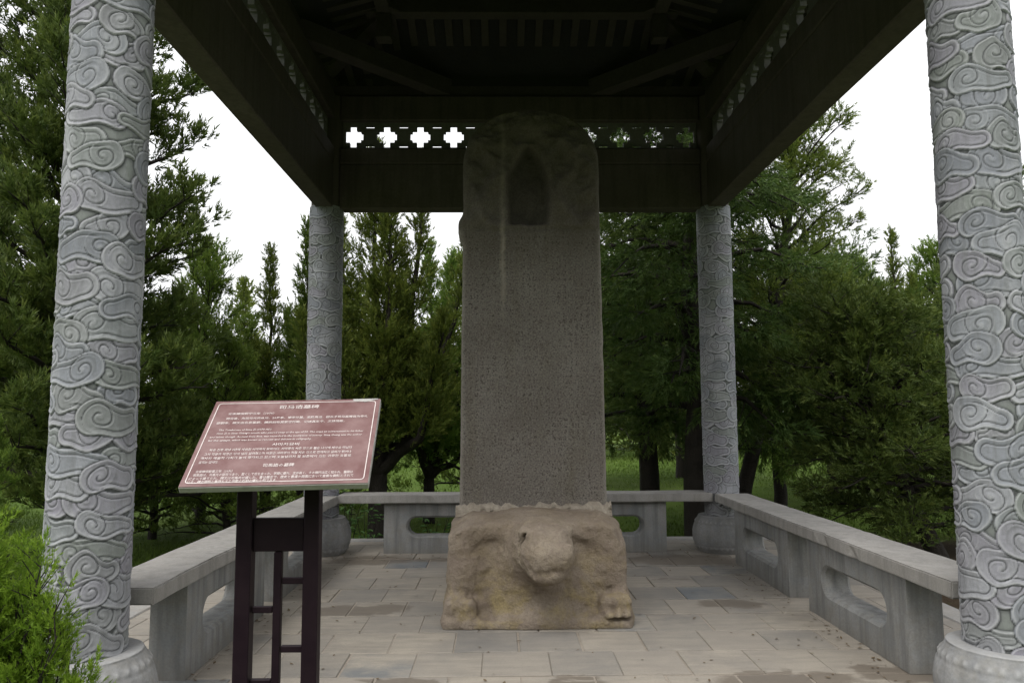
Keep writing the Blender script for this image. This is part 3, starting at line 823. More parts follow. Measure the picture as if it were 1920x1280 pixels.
# ------------------------------------------------------------------ the stele
def stele_mesh():
    W0, W1, Zs, Zt, TH = 0.441, 0.422, 2.10, 2.455, 0.25
    nz, nx = 230, 72
    s = np.linspace(0, 1, nz); zz = np.concatenate([np.linspace(0, Zs, 170), Zs + (Zt - Zs) * np.sin(np.linspace(0, math.pi / 2, 61))[1:]])
    half = np.where(zz < Zs, W0 + (W1 - W0) * np.clip(zz / 1.9, 0, 1), W1 * np.clip(1 - ((zz - Zs) / (Zt - Zs + 1e-3)) ** 2.3, 0, 1) ** (1 / 2.3))
    xs = np.linspace(-1, 1, nx)
    X = half[:, None] * xs[None]; Z = zz[:, None] + 0 * X
    # ragged edges
    rag = fbm(np.stack([X * 0 + np.sign(X) * 3, 0 * X, Z * 14], -1), 51, 4)
    X = X + np.sign(X) * np.abs(xs[None]) ** 6 * rag * 0.003
    X = X - np.clip(-xs[None], 0, 1) ** 8 * 0.03 * np.exp(-((Z - 1.71) / .07) ** 4)     # the cap stone juts out on the left
    Y = 0.0045 * fbm(np.stack([X * 9, 0 * X, Z * 9], -1), 52, 4)
    e = np.clip((1 - np.abs(xs[None])) / 0.05, 0, 1); Y = Y + 0.022 * (1 - e) ** 2
    head = Z > 1.70
    # seam between the carved head and the inscribed body
    Y = Y + 0.010 * np.exp(-((Z - 1.70 - 0.006 * np.sin(X * 11)) / 0.006) ** 2)
    hf = np.clip((Z - 1.69) / 0.02, 0, 1) * np.clip((half[:, None] - np.abs(X)) / .06, 0, 1)
    # pointed niche
    cx = -0.018; hw = 0.135 * np.where(Z < 2.02, 1, np.clip(1 - ((Z - 2.02) / 0.21), 0, 1) ** 0.65)
    dn = hw - np.abs(X - cx); dn = dn + 0.016 * fbm(np.stack([X * 12, 0 * X, Z * 12], -1), 57, 3); inn = np.clip(dn / 0.032, 0, 1) * np.clip((Z - 1.73) / .01, 0, 1)
    Y = Y + hf * (0.050 * inn * inn * (3 - 2 * inn) - 0.012 * np.exp(-((dn + .035) / .030) ** 2) * (Z > 1.72) * (Z < 2.24))
    # coiled dragons either side and over the niche
    for sgn in (-1, 1):
        path = cx + sgn * (0.235 + 0.055 * np.sin(Z * 15 + sgn))
        Y = Y - hf * 0.030 * np.exp(-((X - path) / .045) ** 2) * (Z < 2.27)
        Y = Y - hf * 0.003 * np.exp(-((X - path) / .05) ** 2) * np.sin(Z * 130 + X * 60)
        Y = Y - hf * 0.035 * np.exp(-(((X - sgn * .22) / .11) ** 2 + ((Z - 2.24) / .075) ** 2))
        Y = Y - hf * 0.022 * np.exp(-(((X - sgn * .36) / .035) ** 2)) * (0.6 + 0.4 * np.sin(Z * 40))
    Y = Y - hf * 0.055 * np.exp(-(((X + .01) / .12) ** 2 + ((Z - 2.36) / .085) ** 2))
    Y = Y + hf * 0.022 * fbm(np.stack([X * 20, 0 * X, Z * 22], -1), 53, 3)
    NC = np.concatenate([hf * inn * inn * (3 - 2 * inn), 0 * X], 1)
    V = np.stack([X, Y, Z], -1)
    B = np.stack([X[:, ::-1], 0 * Y + TH, Z], -1)
    A = np.concatenate([V, B], 1); m = A.shape[1]
    i = np.arange(nz - 1)[:, None] * m; j = np.arange(m)[None]; j2 = (j + 1) % m
    F = np.stack([i + j, i + j2, i + m + j2, i + m + j], -1).reshape(-1, 4)
    top = (nz - 1) * m
    F2 = np.array([[top + k, top + k + 1, top + m - 2 - k, top + m - 1 - k] for k in range(nx - 1)])
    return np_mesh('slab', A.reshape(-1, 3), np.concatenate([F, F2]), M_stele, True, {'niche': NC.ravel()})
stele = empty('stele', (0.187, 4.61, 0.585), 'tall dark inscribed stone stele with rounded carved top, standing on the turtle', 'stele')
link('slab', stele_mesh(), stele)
def mortar_mesh():
    n = 130; r = np.linspace(0, 1, n)
    x = -0.462 + r * 0.924
    rows = []
    for k, (yy, zz) in enumerate(((0.02, 0.034), (-0.010, 0.030), (-0.030, 0.016), (-0.044, -0.004), (-0.05, -0.03))):
        nz_ = fbm(np.stack([x * 24, 0 * x + k * 0.8, 0 * x], -1), 61 + k, 4)
        rows.append(np.stack([x, yy + 0.030 * nz_ + (0.012 * (k == 3)), zz + 0.045 * nz_ * (k < 4)], -1))
    A = np.stack(rows); V = A.reshape(-1, 3); i = np.arange(4)[:, None] * n; j = np.arange(n - 1)[None]
    F = np.stack([i + j, i + n + j, i + n + j + 1, i + j + 1], -1).reshape(-1, 4)
    return np_mesh('mortar_bed', V, F, M_mortar)
link('mortar_bed', mortar_mesh(), stele)

# ------------------------------------------------------------------ the information sign
sg_o = Vector((-0.64, 2.25, ZG))
sign = empty('information_sign', sg_o, 'maroon sign board with white text, tilted on a dark purple stand', 'sign')
p0, p1, p2 = Vector((-0.8555, 2.05, 0.963)), Vector((-0.358, 2.071, 0.970)), Vector((-0.873, 2.347, 1.194))
SW, SH = (p1 - p0).length, (p2 - p0).length
ex = (p1 - p0).normalized(); ey = (p2 - p0); ey = (ey - ex * ey.dot(ex)).normalized(); ez = ex.cross(ey)
MS = Matrix((ex, ey, ez)).transposed().to_4x4(); MS.translation = p0 - sg_o
def on_sign(bm): bm.transform(MS); return bm
panel = link('panel', bm_mesh('panel', on_sign(bm_box((0, 0, -0.022), (SW, SH, -0.0015), 0.002)), M_panelside), sign)
link('sign_face', bm_mesh('sign_face', on_sign(bm_box((0.0012, 0.0012, -0.0013), (SW - .0012, SH - .0012, 0.0), 0)), M_panel), panel)
def border_bm(m, w, r_):
    bm = bmesh.new(); rings = []
    for g in (0, w):
        pts = []
        for cx_, cy_, a0 in ((SW - m - r_, SH - m - r_, 0), (m + r_, SH - m - r_, 90), (m + r_, m + r_, 180), (SW - m - r_, m + r_, 270)):
            for k in range(6):
                a = rad(a0 + 18 * k); pts.append(bm.verts.new((cx_ + (r_ - g) * math.cos(a), cy_ + (r_ - g) * math.sin(a), 0.0012)))
        rings.append(pts)
    n = len(rings[0])
    for i in range(n): bm.faces.new([rings[0][i], rings[0][(i + 1) % n], rings[1][(i + 1) % n], rings[1][i]])
    return bm
link('border_line', bm_mesh('border_line', on_sign(border_bm(0.0125, 0.0026, 0.011)), M_white), panel)
text_bm = bmesh.new()
def put_text(s, x, y, size, width=None, center=False, bold=0.0, shear=0.0):
    bold = 0.0001
    cu = bpy.data.curves.new('t', 'FONT'); cu.body = s; cu.size = size * 0.86; cu.resolution_u = 1; cu.offset = bold; cu.shear = shear
    ob = bpy.data.objects.new('t', cu); COL.objects.link(ob)
    dg = bpy.context.evaluated_depsgraph_get(); dg.update()
    me = bpy.data.meshes.new_from_object(ob.evaluated_get(dg), depsgraph=dg)
    bpy.data.objects.remove(ob); bpy.data.curves.remove(cu)
    if len(me.vertices):
        co = np.empty(len(me.vertices) * 3, np.float32); me.vertices.foreach_get('co', co); co = co.reshape(-1, 3)
        x0, x1 = co[:, 0].min(), co[:, 0].max(); w = x1 - x0
        sx = 1.0 if width is None else width / w
        xx = x if not center else x - w * sx / 2
        co[:, 0] = xx + (co[:, 0] - x0) * sx; co[:, 1] += y; co[:, 2] = 0.0012
        me.vertices.foreach_set('co', co.ravel()); me.update()
        text_bm.from_mesh(me)
    bpy.data.meshes.remove(me)
def L(v): return SH * (1 - v)
S0 = 0.0135
put_text('司马谘墓碑', SW * 0.515, L(0.115), 0.0225, 0.118, True, 0.0006)
put_text('北宋神宗熙宁三年（1070）', SW * 0.105, L(0.185), S0, 0.135, False, 0.0003)
put_text('司马谘，为司马光的从兄。20岁卒，博学早慧，志趣高洁，因长子司马富赠官为奉礼', SW * 0.105, L(0.245), S0, 0.415, False, 0.0003)
put_text('郎朝中，碑文由名家篆额，碑阴刻有其家世行略，记述其生平，文辞简练。', SW * 0.06, L(0.300), S0, 0.372, False, 0.0003)
put_text('The Tombstone of Sima Zi (1070 AD)', SW * 0.09, L(0.385), 0.0125, 0.150, False, 0.0003, 0.15)
put_text('Sima Zi is Sima Guang’s cousin who passed away at the age of 20. The steps an achievement to his father', SW * 0.085, L(0.425), 0.0125, 0.420, False, 0.0003, 0.15)
put_text('and talent, though. Ancient Stele first, was recorded in the inscription of history. Sima Guang was the author', SW * 0.055, L(0.468), 0.0125, 0.432, False, 0.0003, 0.15)
put_text('for this epitaph, which was known as renown and delicate in calligraphy.', SW * 0.055, L(0.508), 0.0125, 0.290, False, 0.0003, 0.15)
put_text('사마자묘비', SW * 0.50, L(0.572), 0.0165, 0.075, True, 0.0004)
put_text('북송 신종 희녕 3년에 세워진 사마자의 묘비이다. 사마광의 사촌 형으로 젊은 나이에 세상을 떠났다', SW * 0.085, L(0.620), S0, 0.395, False, 0.0003)
put_text('그의 학문과 덕행은 당시 널리 알려졌으며 비문은 사마광이 직접 지은 것으로 전해지고 글씨가 뛰어나', SW * 0.065, L(0.668), S0, 0.405, False, 0.0003)
put_text('역사와 예술적 가치가 높이 평가되고 있으며 오늘날까지 잘 보존되어 있는 귀중한 유물로', SW * 0.055, L(0.712), S0, 0.412, False, 0.0003)
put_text('꼽히는 것이다.', SW * 0.055, L(0.757), S0, 0.052, False, 0.0003)
put_text('司馬諮の墓碑', SW * 0.495, L(0.806), 0.0175, 0.084, True, 0.0004)
put_text('北宋神宗熙寧三年（1070）', SW * 0.06, L(0.857), S0, 0.098, False, 0.0003)
put_text('司馬諮は、司馬光の従兄であり、若くして世を去った。学問に優れ、志が高く、その徳行は広く知られ、墓碑は', SW * 0.055, L(0.893), S0, 0.425, False, 0.0003)
put_text('によって建てられ、碑文は司馬光が撰した。書は端正で、歴史と書道の両面において重要な資料とされて', SW * 0.04, L(0.930), S0, 0.435, False, 0.0003)
put_text('いる。碑の頭部と亀趺もまた当時の石刻の優れた例である。', SW * 0.04, L(0.962), S0, 0.235, False, 0.0003)
link('lettering', bm_mesh('lettering', on_sign(text_bm), M_white), panel)
# torn corner where the film has come off
bm = bmesh.new()
pk = [(0.835, .972), (0.86, .958), (0.885, .966), (0.905, .952), (0.93, .962), (0.955, .975), (0.985, .985), (0.985, .996), (0.83, .994)]
bm.faces.new([bm.verts.new((SW * a, SH * b, 0.0018)) for a, b in pk])
link('peeled_patch', bm_mesh('peeled_patch', on_sign(bm), M_panelside), panel)
def sbox(name, lo, hi, b=0.002): return box(name, Vector(lo) - sg_o, Vector(hi) - sg_o, M_frame, sign, b)
sbox('leg', (-0.760, 2.228, ZG), (-0.716, 2.272, 1.070)); sbox('leg', (-0.568, 2.228, ZG), (-0.524, 2.272, 1.070))
sbox('apron', (-0.714, 2.240, 0.763), (-0.570, 2.262, 0.857))
sbox('stile', (-0.654, 2.240, -0.12), (-0.632, 2.262, 0.761))
for z in (0.680, 0.491, 0.30, 0.11): sbox('rail', (-0.630, 2.243, z - .009), (-0.570, 2.259, z + .009))
for z in (0.600, 0.400, 0.20, 0.0): sbox('rail', (-0.714, 2.243, z - .009), (-0.656, 2.259, z + .009))
sbox('rail', (-0.714, 2.243, -0.14), (-0.570, 2.259, -0.122))
sbox('foot', (-0.790, 2.10, ZG - 0.02), (-0.690, 2.40, ZG + 0.03)); sbox('foot', (-0.594, 2.10, ZG - 0.02), (-0.494, 2.40, ZG + 0.03))
sbox('bracket', (-0.770, 2.16, 1.012), (-0.514, 2.20, 1.030))
# ------------------------------------------------------------------ vegetation
def unit(v): return v / np.maximum(np.linalg.norm(v, axis=-1, keepdims=True), 1e-9)
def tube(pts, radii, sides=6):
    pts = np.asarray(pts, float); n = len(pts); V = []; F = []
    T_ = unit(np.gradient(pts, axis=0)); ref = np.array([0.3, 0.9, 0.2])
    for i in range(n):
        a = np.cross(T_[i], ref); a /= max(np.linalg.norm(a), 1e-6); b = np.cross(T_[i], a)
        th = np.arange(sides) * 2 * np.pi / sides
        V.append(pts[i] + radii[i] * (np.cos(th)[:, None] * a + np.sin(th)[:, None] * b))
    for i in range(n - 1):
        for k in range(sides):
            k2 = (k + 1) % sides
            F.append((i * sides + k, i * sides + k2, (i + 1) * sides + k2, (i + 1) * sides + k))
    return np.concatenate(V), np.array(F)
class Wood:
    def __init__(s): s.V = []; s.F = []; s.n = 0
    def add(s, pts, radii, sides=6):
        v, f = tube(pts, radii, sides); s.V.append(v); s.F.append(f + s.n); s.n += len(v)
    def mesh(s, name): return np_mesh(name, np.concatenate(s.V), np.concatenate(s.F), M_bark, True)
def leaves(name, mat, r, Pp, Dd, size, m, ll, lw, spread=0.85, tint=None):
    """sprays at Pp pointing along Dd; each spray carries m pointed leaflets"""
    n = len(Pp)
    t = r.uniform(0.0, 1.0, (n, m)); ax = Dd[:, None, :]
    rnd = r.normal(size=(n, m, 3)); rnd -= ax * (rnd * ax).sum(-1, keepdims=True); rnd = unit(rnd)
    base = Pp[:, None, :] + ax * (t * size[:, None])[..., None] + rnd * (0.02 * size[:, None, None])
    d = unit(ax + rnd * (spread * (1.15 - 0.7 * t))[..., None])
    side = np.cross(d, r.normal(size=(n, m, 3))); side = unit(side)
    l = ll * r.uniform(0.7, 1.25, (n, m)); w = lw * r.uniform(0.7, 1.25, (n, m))
    a = base - side * (w / 2)[..., None]; b = base + side * (w / 2)[..., None]; c = base + d * l[..., None]
    V = np.stack([a, b, c], 2).reshape(-1, 3); F = np.arange(len(V)).reshape(-1, 3)
    tt = (r.uniform(0, 1, n) if tint is None else tint)[:, None] * 0.75 + r.uniform(0, 0.25, (n, m))
    tp = np.clip(t * 1.2 - 0.45, 0, 1) * r.uniform(0, 1, (n, 1)) ** 1.5
    return np_mesh(name, V, F, mat, False, {'tint': np.repeat(np.clip(tt, 0, 1).ravel(), 3), 'tipness': np.repeat(tp.ravel(), 3)})
def plume_sprays(r, A, B, spacing, wfac, up, wmin=0.03, tmin=0.2):
    """sprays scattered round each plume from A to B"""
    Lp = np.linalg.norm(B - A, axis=1); cnt = np.maximum(3, (Lp / spacing).astype(int)); k = np.repeat(np.arange(len(A)), cnt)
    t = tmin + (1 - tmin) * r.uniform(0, 1, len(k)) ** 0.75
    D = unit(B - A)[k]
    off = r.normal(size=(len(k), 3)); off -= D * (off * D).sum(1, keepdims=True)
    off = unit(off) * (r.uniform(0, 1, len(k)) ** .6)[:, None]
    w = (wfac * Lp[k] * (1 - t) + wmin)
    P_ = A[k] + (B - A)[k] * t[:, None] + off * w[:, None]
    d = unit(D + off * 0.75 + np.array([0, 0, up]))
    return P_, d, k
def axis_plumes(r, pts, n, R, prof, el0, el1, s0=0.1, jit=0.35, squash=1.0):
    """plumes leaving an axis (trunk, leader or limb); R length, prof(s) along the axis, el elevation"""
    pts = np.asarray(pts, float); s = s0 + (1 - s0) * r.uniform(0, 1, n)
    f = s * (len(pts) - 1); i = np.minimum(f.astype(int), len(pts) - 2); fr = (f - i)[:, None]
    A = pts[i] * (1 - fr) + pts[i + 1] * fr
    az = r.uniform(0, 2 * np.pi, n); el = el0 + (el1 - el0) * s + r.normal(0, 0.18, n)
    L_ = R * np.array([prof(x) for x in s]) * r.uniform(0.62, 1.12, n)
    d = np.stack([np.cos(az) * np.cos(el), np.sin(az) * np.cos(el) * squash, np.sin(el)], 1)
    d = unit(d + r.normal(0, jit * 0.3, (n, 3)))
    return A, A + d * np.maximum(L_, 0.08)[:, None]
def bend(a, b, sag, n=7, r=None, wob=0.0):
    a, b = np.array(a, float), np.array(b, float); t = np.linspace(0, 1, n)[:, None]
    p = a + (b - a) * t; p[:, 2] += sag * (4 * t * (1 - t))[:, 0]
    if r is not None: p[1:-1] += r.normal(0, wob, (n - 2, 3))
    return p

def spire_tree(seed, H, leaders, R, mat=M_jun, n=150, spacing=0.05, base=0.35, ll=.075, lw=.020, m=9, el=(0.55, 1.1), tr=0.09):
    """juniper with several upright pointed leaders; leaders: (dx, dy, top fraction of H, radius fraction)"""
    r = np.random.default_rng(seed); w = Wood(); AA, BB = [], []
    fork = H * 0.16
    w.add(bend((0, 0, -0.15), (0, 0, fork), 0, 4), np.linspace(tr, tr * .85, 4), 8)
    for dx, dy, hf, rf in leaders:
        top = np.array([dx * 1.25, dy * 1.25, H * hf]); kn = np.array([dx * .8, dy * .8, H * hf * .45])
        p = np.concatenate([bend((0, 0, fork), kn, 0.02, 5, r, .02), bend(kn, top, 0, 7, r, .02)[1:]])
        w.add(p, np.linspace(tr * .62, 0.006, len(p)), 6)
        prof = lambda s: max(0.10, (1 - s) ** 0.80) * (0.55 + 0.45 * min(1, s / .22))
        nn = int(n * hf * (0.5 + rf * .5))
        A, B = axis_plumes(r, p, nn, R * rf, prof, el[0], el[1], base * .45 if hf > .8 else base * .7)
        AA.append(A); BB.append(B)
        A, B = axis_plumes(r, p[-4:], int(nn * .22), R * rf * .3, lambda s: 1 - .75 * s, 1.0, 1.3, 0.0); AA.append(A); BB.append(B)
        for k in range(0, nn, 4):
            w.add(bend(A[k % len(A)], B[k % len(A)], 0.0, 3), [.008, .006, .002], 3)
    A = np.concatenate(AA); B = np.concatenate(BB)
    P_, D, k = plume_sprays(r, A, B, spacing, 0.20, 0.35)
    tint = np.clip(r.uniform(0, 1, len(A))[k] * .7 + r.uniform(0, .4, len(k)), 0, 1)
    return w.mesh('trunk'), leaves('crown', mat, r, P_, D, 0.10 * r.uniform(.7, 1.3, len(P_)), m, ll, lw, 0.75, tint)

def limb_tree(seed, H, R, mat, z0=0.8, nl=26, lean=(0, 0), el=(0.05, 0.8), droop=-0.1, plume=0.55, ppl=16, spacing=0.05, prof=None, ll=.07, lw=.018, m=9, up=0.1, tr=0.11, flat=1.0, pel=(0.2, 0.5), shoulder=0.0, wfac=.2, az=None):
    """trunk with spreading limbs, each limb dressed with plumes of foliage"""
    r = np.random.default_rng(seed); w = Wood(); AA, BB = [], []
    tp = bend((0, 0, -0.15), (lean[0], lean[1], H * 0.97), 0, 9, r, H * .006); tp[:, 0] += lean[0] * .12 * np.sin(np.linspace(0, 3.1, 9))
    w.add(tp, tr * (1 - np.linspace(0, 1, 9)) ** .8 + .008, 8)
    prof = prof or (lambda s: (1 - s) ** .7)
    for q in range(nl):
        s = (q + r.uniform(0, 1)) / nl; zz = z0 + (H * .96 - z0) * s
        f = np.interp(zz, tp[:, 2], np.arange(9)); i = min(int(f), 7); a = tp[i] + (tp[i + 1] - tp[i]) * (f - i)
        if az is None: th = q * 2.4 + r.normal(0, .35)
        else: th = az[0] + (az[1] - az[0]) * r.uniform()
        e = el[0] + (el[1] - el[0]) * s + r.normal(0, .12); L_ = max(.25, R * prof(s) * r.uniform(.7, 1.12))
        d = np.array([math.cos(th) * math.cos(e), math.sin(th) * math.cos(e) * flat, math.sin(e)])
        b = a + d * L_; b[2] += droop * L_
        p = bend(a, b, -droop * L_ * .5 + .04, 6, r, .02 * L_)
        w.add(p, np.linspace(max(.012, tr * .38 * (1 - s * .6)), .004, 6), 5)
        n = max(4, int(ppl * (0.4 + L_ / max(R, .1))))
        A, B = axis_plumes(r, p, n, plume, lambda x: 1 - .45 * x, pel[0], pel[1], 0.18 + shoulder)
        dd = unit(B - A) + 0.75 * unit(b - a)[None]; B = A + unit(dd) * np.linalg.norm(B - A, axis=1)[:, None]
        B[:, 2] += droop * .5 * np.linalg.norm(B - A, axis=1)
        AA.append(A); BB.append(B)
        for kk in range(0, n, 3): w.add(bend(A[kk], B[kk], 0, 3), [.007, .005, .002], 3)
    A, B = axis_plumes(r, tp[-3:], 14, plume * .7, lambda x: 1 - .6 * x, .8, 1.2, .1); AA.append(A); BB.append(B)
    A = np.concatenate(AA); B = np.concatenate(BB)
    P_, D, k = plume_sprays(r, A, B, spacing, wfac, up)
    tint = np.clip(r.uniform(0, 1, len(A))[k] * .7 + r.uniform(0, .4, len(k)), 0, 1)
    return w.mesh('trunk'), leaves('crown', mat, r, P_, D, 0.10 * r.uniform(.7, 1.3, len(P_)), m, ll, lw, 0.85, tint)

def plant(name, meshes, loc, label, cat='tree', group='conifers round the pavilion', rz=0.0, s=1.0):
    t = empty(name, loc, label, cat, group); t.rotation_euler = (0, 0, rz); t.scale = (s, s, s)
    link('trunk', meshes[0], t); link('crown', meshes[1], t)
    return t
def at(px, Y): return (px - 941) / 1430 * Y
def top(py, Y):                # height above the ground reached at pixel row py
    e = (777 - py) / 1430.0
    return 1.15 + Y * e * 1.0 - ZG

# left side
dome = lambda s: .55 + .45 * math.sin(math.pi * min(1, s * .95 + .2))
tall = limb_tree(1, 8.6, 1.62, M_dark, .3, 150, el=(.15, 1.1), ppl=19, plume=.52, prof=lambda s: (1 - s) ** .5 * (.8 + .2 * min(1, s * 4)), droop=0, up=.45, pel=(.3, .8), spacing=.036, tr=.15, ll=.070, lw=.0160, m=12)
plant('cypress_tree', tall, (at(150, 7.6), 7.6, ZG), 'tall dark cypress right behind the left front column, cut off by the top edge')
plant('cypress_tree', tall, (at(-110, 9.5), 9.5, ZG), 'dark cypress at the far left edge, left of the front column', rz=2.0, s=.93)
bushy = limb_tree(3, 3.9, 1.40, M_fresh, .10, 74, el=(.1, 1.1), ppl=10, plume=.42, prof=lambda s: (1 - s) ** .45, droop=-.05, up=.5, pel=(.4, .9), spacing=.034, tr=.07, ll=.055, lw=.013, m=13)
sp1 = spire_tree(4, 4.1, [(0, 0, 1.0, .9), (.3, .1, .72, .7), (-.28, .15, .66, .7), (.05, -.3, .6, .8), (-.5, -.1, .45, .8), (.55, .2, .42, .8)], .85, n=170, base=.2, spacing=.034, ll=.052, lw=.0125, m=13)
plant('juniper_tree', bushy, (at(385, 10.4), 10.4, ZG), 'light green bushy juniper just right of the tall dark cypress, above the sign', s=.94)
plant('juniper_tree', sp1, (at(505, 10.3), 10.3, ZG), 'slim pointed juniper spire standing alone against the sky left of the back left column', s=.9)
plant('juniper_tree', sp1, (at(572, 9.9), 9.9, ZG), 'pointed juniper partly hidden behind the back left column', rz=2.2, s=.96)
big = spire_tree(5, 4.75, [(-.05, 0, 1.0, 1.0), (.42, .1, .97, .62), (.12, -.2, .9, .9), (-.42, .1, .8, .8), (.85, .2, .76, .6), (-.75, -.1, .55, .8), (.65, -.35, .55, .9), (-.3, -.5, .5, .9), (.2, .5, .7, .8)], 1.0, n=200, tr=.13, spacing=.034, ll=.052, lw=.0125, m=13, base=.3)
plant('juniper_tree', big, (at(712, 9.2), 9.2, ZG), 'broad many-topped juniper with forked dark trunk left of the stele')
sp2 = spire_tree(6, 3.75, [(0, 0, 1.0, .75), (.24, .05, .97, .6), (-.3, .1, .8, .8), (.4, -.2, .66, .9), (-.1, -.4, .6, 1.0), (.7, .1, .55, .9)], .85, mat=M_fresh, n=180, base=.2, spacing=.036, ll=.054, lw=.013, m=12)
plant('juniper_tree', sp2, (at(806, 10.4), 10.4, ZG), 'fresh green juniper with two thin spires just left of the stele')
plant('juniper_tree', bushy, (at(870, 12.0), 12.0, ZG), 'rounded green juniper half hidden behind the left edge of the stele', rz=1.0, s=.98)
plant('juniper_tree', bushy, (at(300, 9.2), 9.2, ZG), 'green bushy juniper low behind the left bench, under the tall dark cypress', rz=2.5, s=.70)
plant('juniper_tree', bushy, (at(430, 8.9), 8.9, ZG), 'low bushy juniper behind the left edge of the sign board', rz=.9, s=.58)
plant('juniper_tree', sp1, (at(455, 18.0), 18.0, ZG), 'small distant cone-shaped juniper in the dip of the treeline left of the slim spire', rz=.7, s=1.12)
plant('juniper_tree', bushy, (at(628, 11.6), 11.6, ZG), 'low bushy juniper in the gap behind the back left column', rz=5.0, s=.85)
plant('juniper_tree', bushy, (at(-10, 6.3), 6.3, ZG), 'green bushy juniper low at the left edge, between the young cypress and the tall cypress', rz=3.3, s=.36)
# centre right: two dark trunks behind the right half of the back bench
weep = limb_tree(7, 6.6, 1.30, M_dark, 1.30, 66, el=(.1, .55), ppl=13, plume=.62, prof=lambda s: .6 + .4 * math.sin(math.pi * min(1, s * 1.1 + .25)), droop=-.30, up=-.25, pel=(-.5, .2), spacing=.036, tr=.13, ll=.066, lw=.0125, m=12)
plant('cypress_tree', weep, (at(1215, 9.8), 9.8, ZG), 'dark cypress with drooping foliage and bare trunk between the stele and the back right column')
plant('cypress_tree', weep, (at(1302, 8.6), 8.6, ZG), 'thick black-trunked cypress standing right behind the back right column', rz=2.6, s=1.12)
# right side
open_t = limb_tree(9, 6.1, 1.30, M_jun, 1.5, 64, lean=(1.1, 0), el=(.25, .95), ppl=15, plume=.42, droop=-.05, up=.1, prof=lambda s: .5 + .6 * math.sin(math.pi * min(1, s * .8 + .2)), spacing=.036, tr=.10, ll=.056, lw=.012, m=13)
plant('cypress_tree', open_t, (at(1372, 10.2), 10.2, ZG), 'tall loose cypress with sky showing through its crown, right of the back right column')
under = limb_tree(10, 3.5, 1.8, M_dark, .85, 60, el=(.0, .8), ppl=13, plume=.52, droop=-.18, up=0, prof=dome, pel=(-.1, .5), spacing=.038, tr=.10, ll=.062, lw=.0135, m=12)
plant('cypress_tree', under, (at(1560, 13.6), 13.6, ZG), 'dark spreading cypress on a thin trunk standing out on the lawn', s=1.15)
plant('cypress_tree', under, (at(1455, 11.2), 11.2, ZG), 'low dark cypress close behind the right bench, below the loose tall crown', rz=2.0, s=1.0)
lean_t = limb_tree(11, 2.35, 1.30, M_dark, .30, 74, lean=(-.8, .1), el=(.0, .9), ppl=13, plume=.50, droop=-.12, up=.1, prof=dome, spacing=.036, tr=.09, pel=(0, .5), ll=.055, lw=.013, m=12)
plant('cypress_tree', lean_t, (at(1760, 7.8), 7.8, ZG), 'dark leaning cypress on bare brown earth beside the right bench')
sp3 = spire_tree(12, 5.0, [(-.18, 0, 1.0, .62), (.15, .1, .82, .7), (.45, -.1, .75, .8), (-.4, .2, .7, .8), (0, -.4, .6, 1.0), (.75, .2, .6, .9)], 1.1, n=150, spacing=.04, m=12, ll=.06, lw=.014)
plant('juniper_tree', sp3, (at(1712, 12.6), 12.6, ZG), 'juniper whose thin leaning spire stands against the sky left of the right front column', s=.92)
plant('juniper_tree', bushy, (at(1775, 13.0), 13.0, ZG), 'tall green juniper beside the right front column, half cut off by it', rz=.4, s=1.08)
plant('juniper_tree', bushy, (at(1610, 16.5), 16.5, ZG), 'rounded green juniper in the gap between the loose tall cypress and the leaning spire', rz=4.0, s=1.2)
plant('juniper_tree', sp2, (at(1660, 16), 16, ZG), 'green juniper behind the dark spreading cypress on the lawn', rz=2.0, s=1.12)
plant('cypress_tree', under, (at(1990, 9.0), 9.0, ZG), 'dark cypress on the far right, hidden in part by the right front column', rz=4.4, s=1.05)
plant('cypress_tree', under, (at(1100, 15.0), 15.0, ZG), 'spreading cypress farther off behind the stele', rz=1.1, s=1.35)
plant('cypress_tree', under, (at(1275, 17.5), 17.5, ZG), 'far dark cypress seen between the bare trunk and the thick black trunk', rz=3.3, s=1.45)

# the far wood behind everything: one mass
def far_wood():
    r = np.random.default_rng(77); A, B = [], []
    for i in range(44):
        Y = r.uniform(24, 40); x = r.uniform(-1.0, 1.0) * Y * .80; h = r.uniform(3.6, 6.2) * (Y / 27); rr = r.uniform(1.2, 2.2)
        pts = np.array([[x, Y, ZG + .3], [x + r.normal(0, .2), Y, ZG + h]])
        a, b = axis_plumes(r, pts, 150, rr, lambda s: (1 - s) ** .6 + .08, .2, .9, 0.02); A.append(a); B.append(b)
    A = np.concatenate(A); B = np.concatenate(B)
    P_, D, k = plume_sprays(r, A, B, .17, .26, .2, .1)
    me = leaves('far_wood', M_jun, r, P_, D, .3 * np.ones(len(P_)), 4, .24, .10, .9)
    return tag(link('far_wood', me), 'mass of green trees closing the view far behind the lawn', 'woodland', None, 'stuff')
far_wood()

# unseen belt of trees added behind the camera to shut off low sky light
def added_tree_screen():
    r = np.random.default_rng(78); A, B = [], []
    for i in range(30):
        Y = r.uniform(-15, -8.5); x = -24 + 48 * (i + r.uniform(0, 1)) / 30; h = r.uniform(4.6, 7.2); rr = r.uniform(1.4, 2.2)
        a, b = axis_plumes(r, np.array([[x, Y, ZG + .2], [x, Y, ZG + h]]), 130, rr, lambda s: (1 - s) ** .6 + .08, .2, .9, 0.02); A.append(a); B.append(b)
    A = np.concatenate(A); B = np.concatenate(B)
    P_, D, k = plume_sprays(r, A, B, .28, .26, .2, .1)
    me = leaves('added_tree_screen', M_jun, r, P_, D, .3 * np.ones(len(P_)), 3, .36, .20, .9)
    return tag(link('added_tree_screen', me), 'added belt of green trees, unseen behind the camera, blocking low sky light', 'woodland', None, 'stuff')
added_tree_screen()

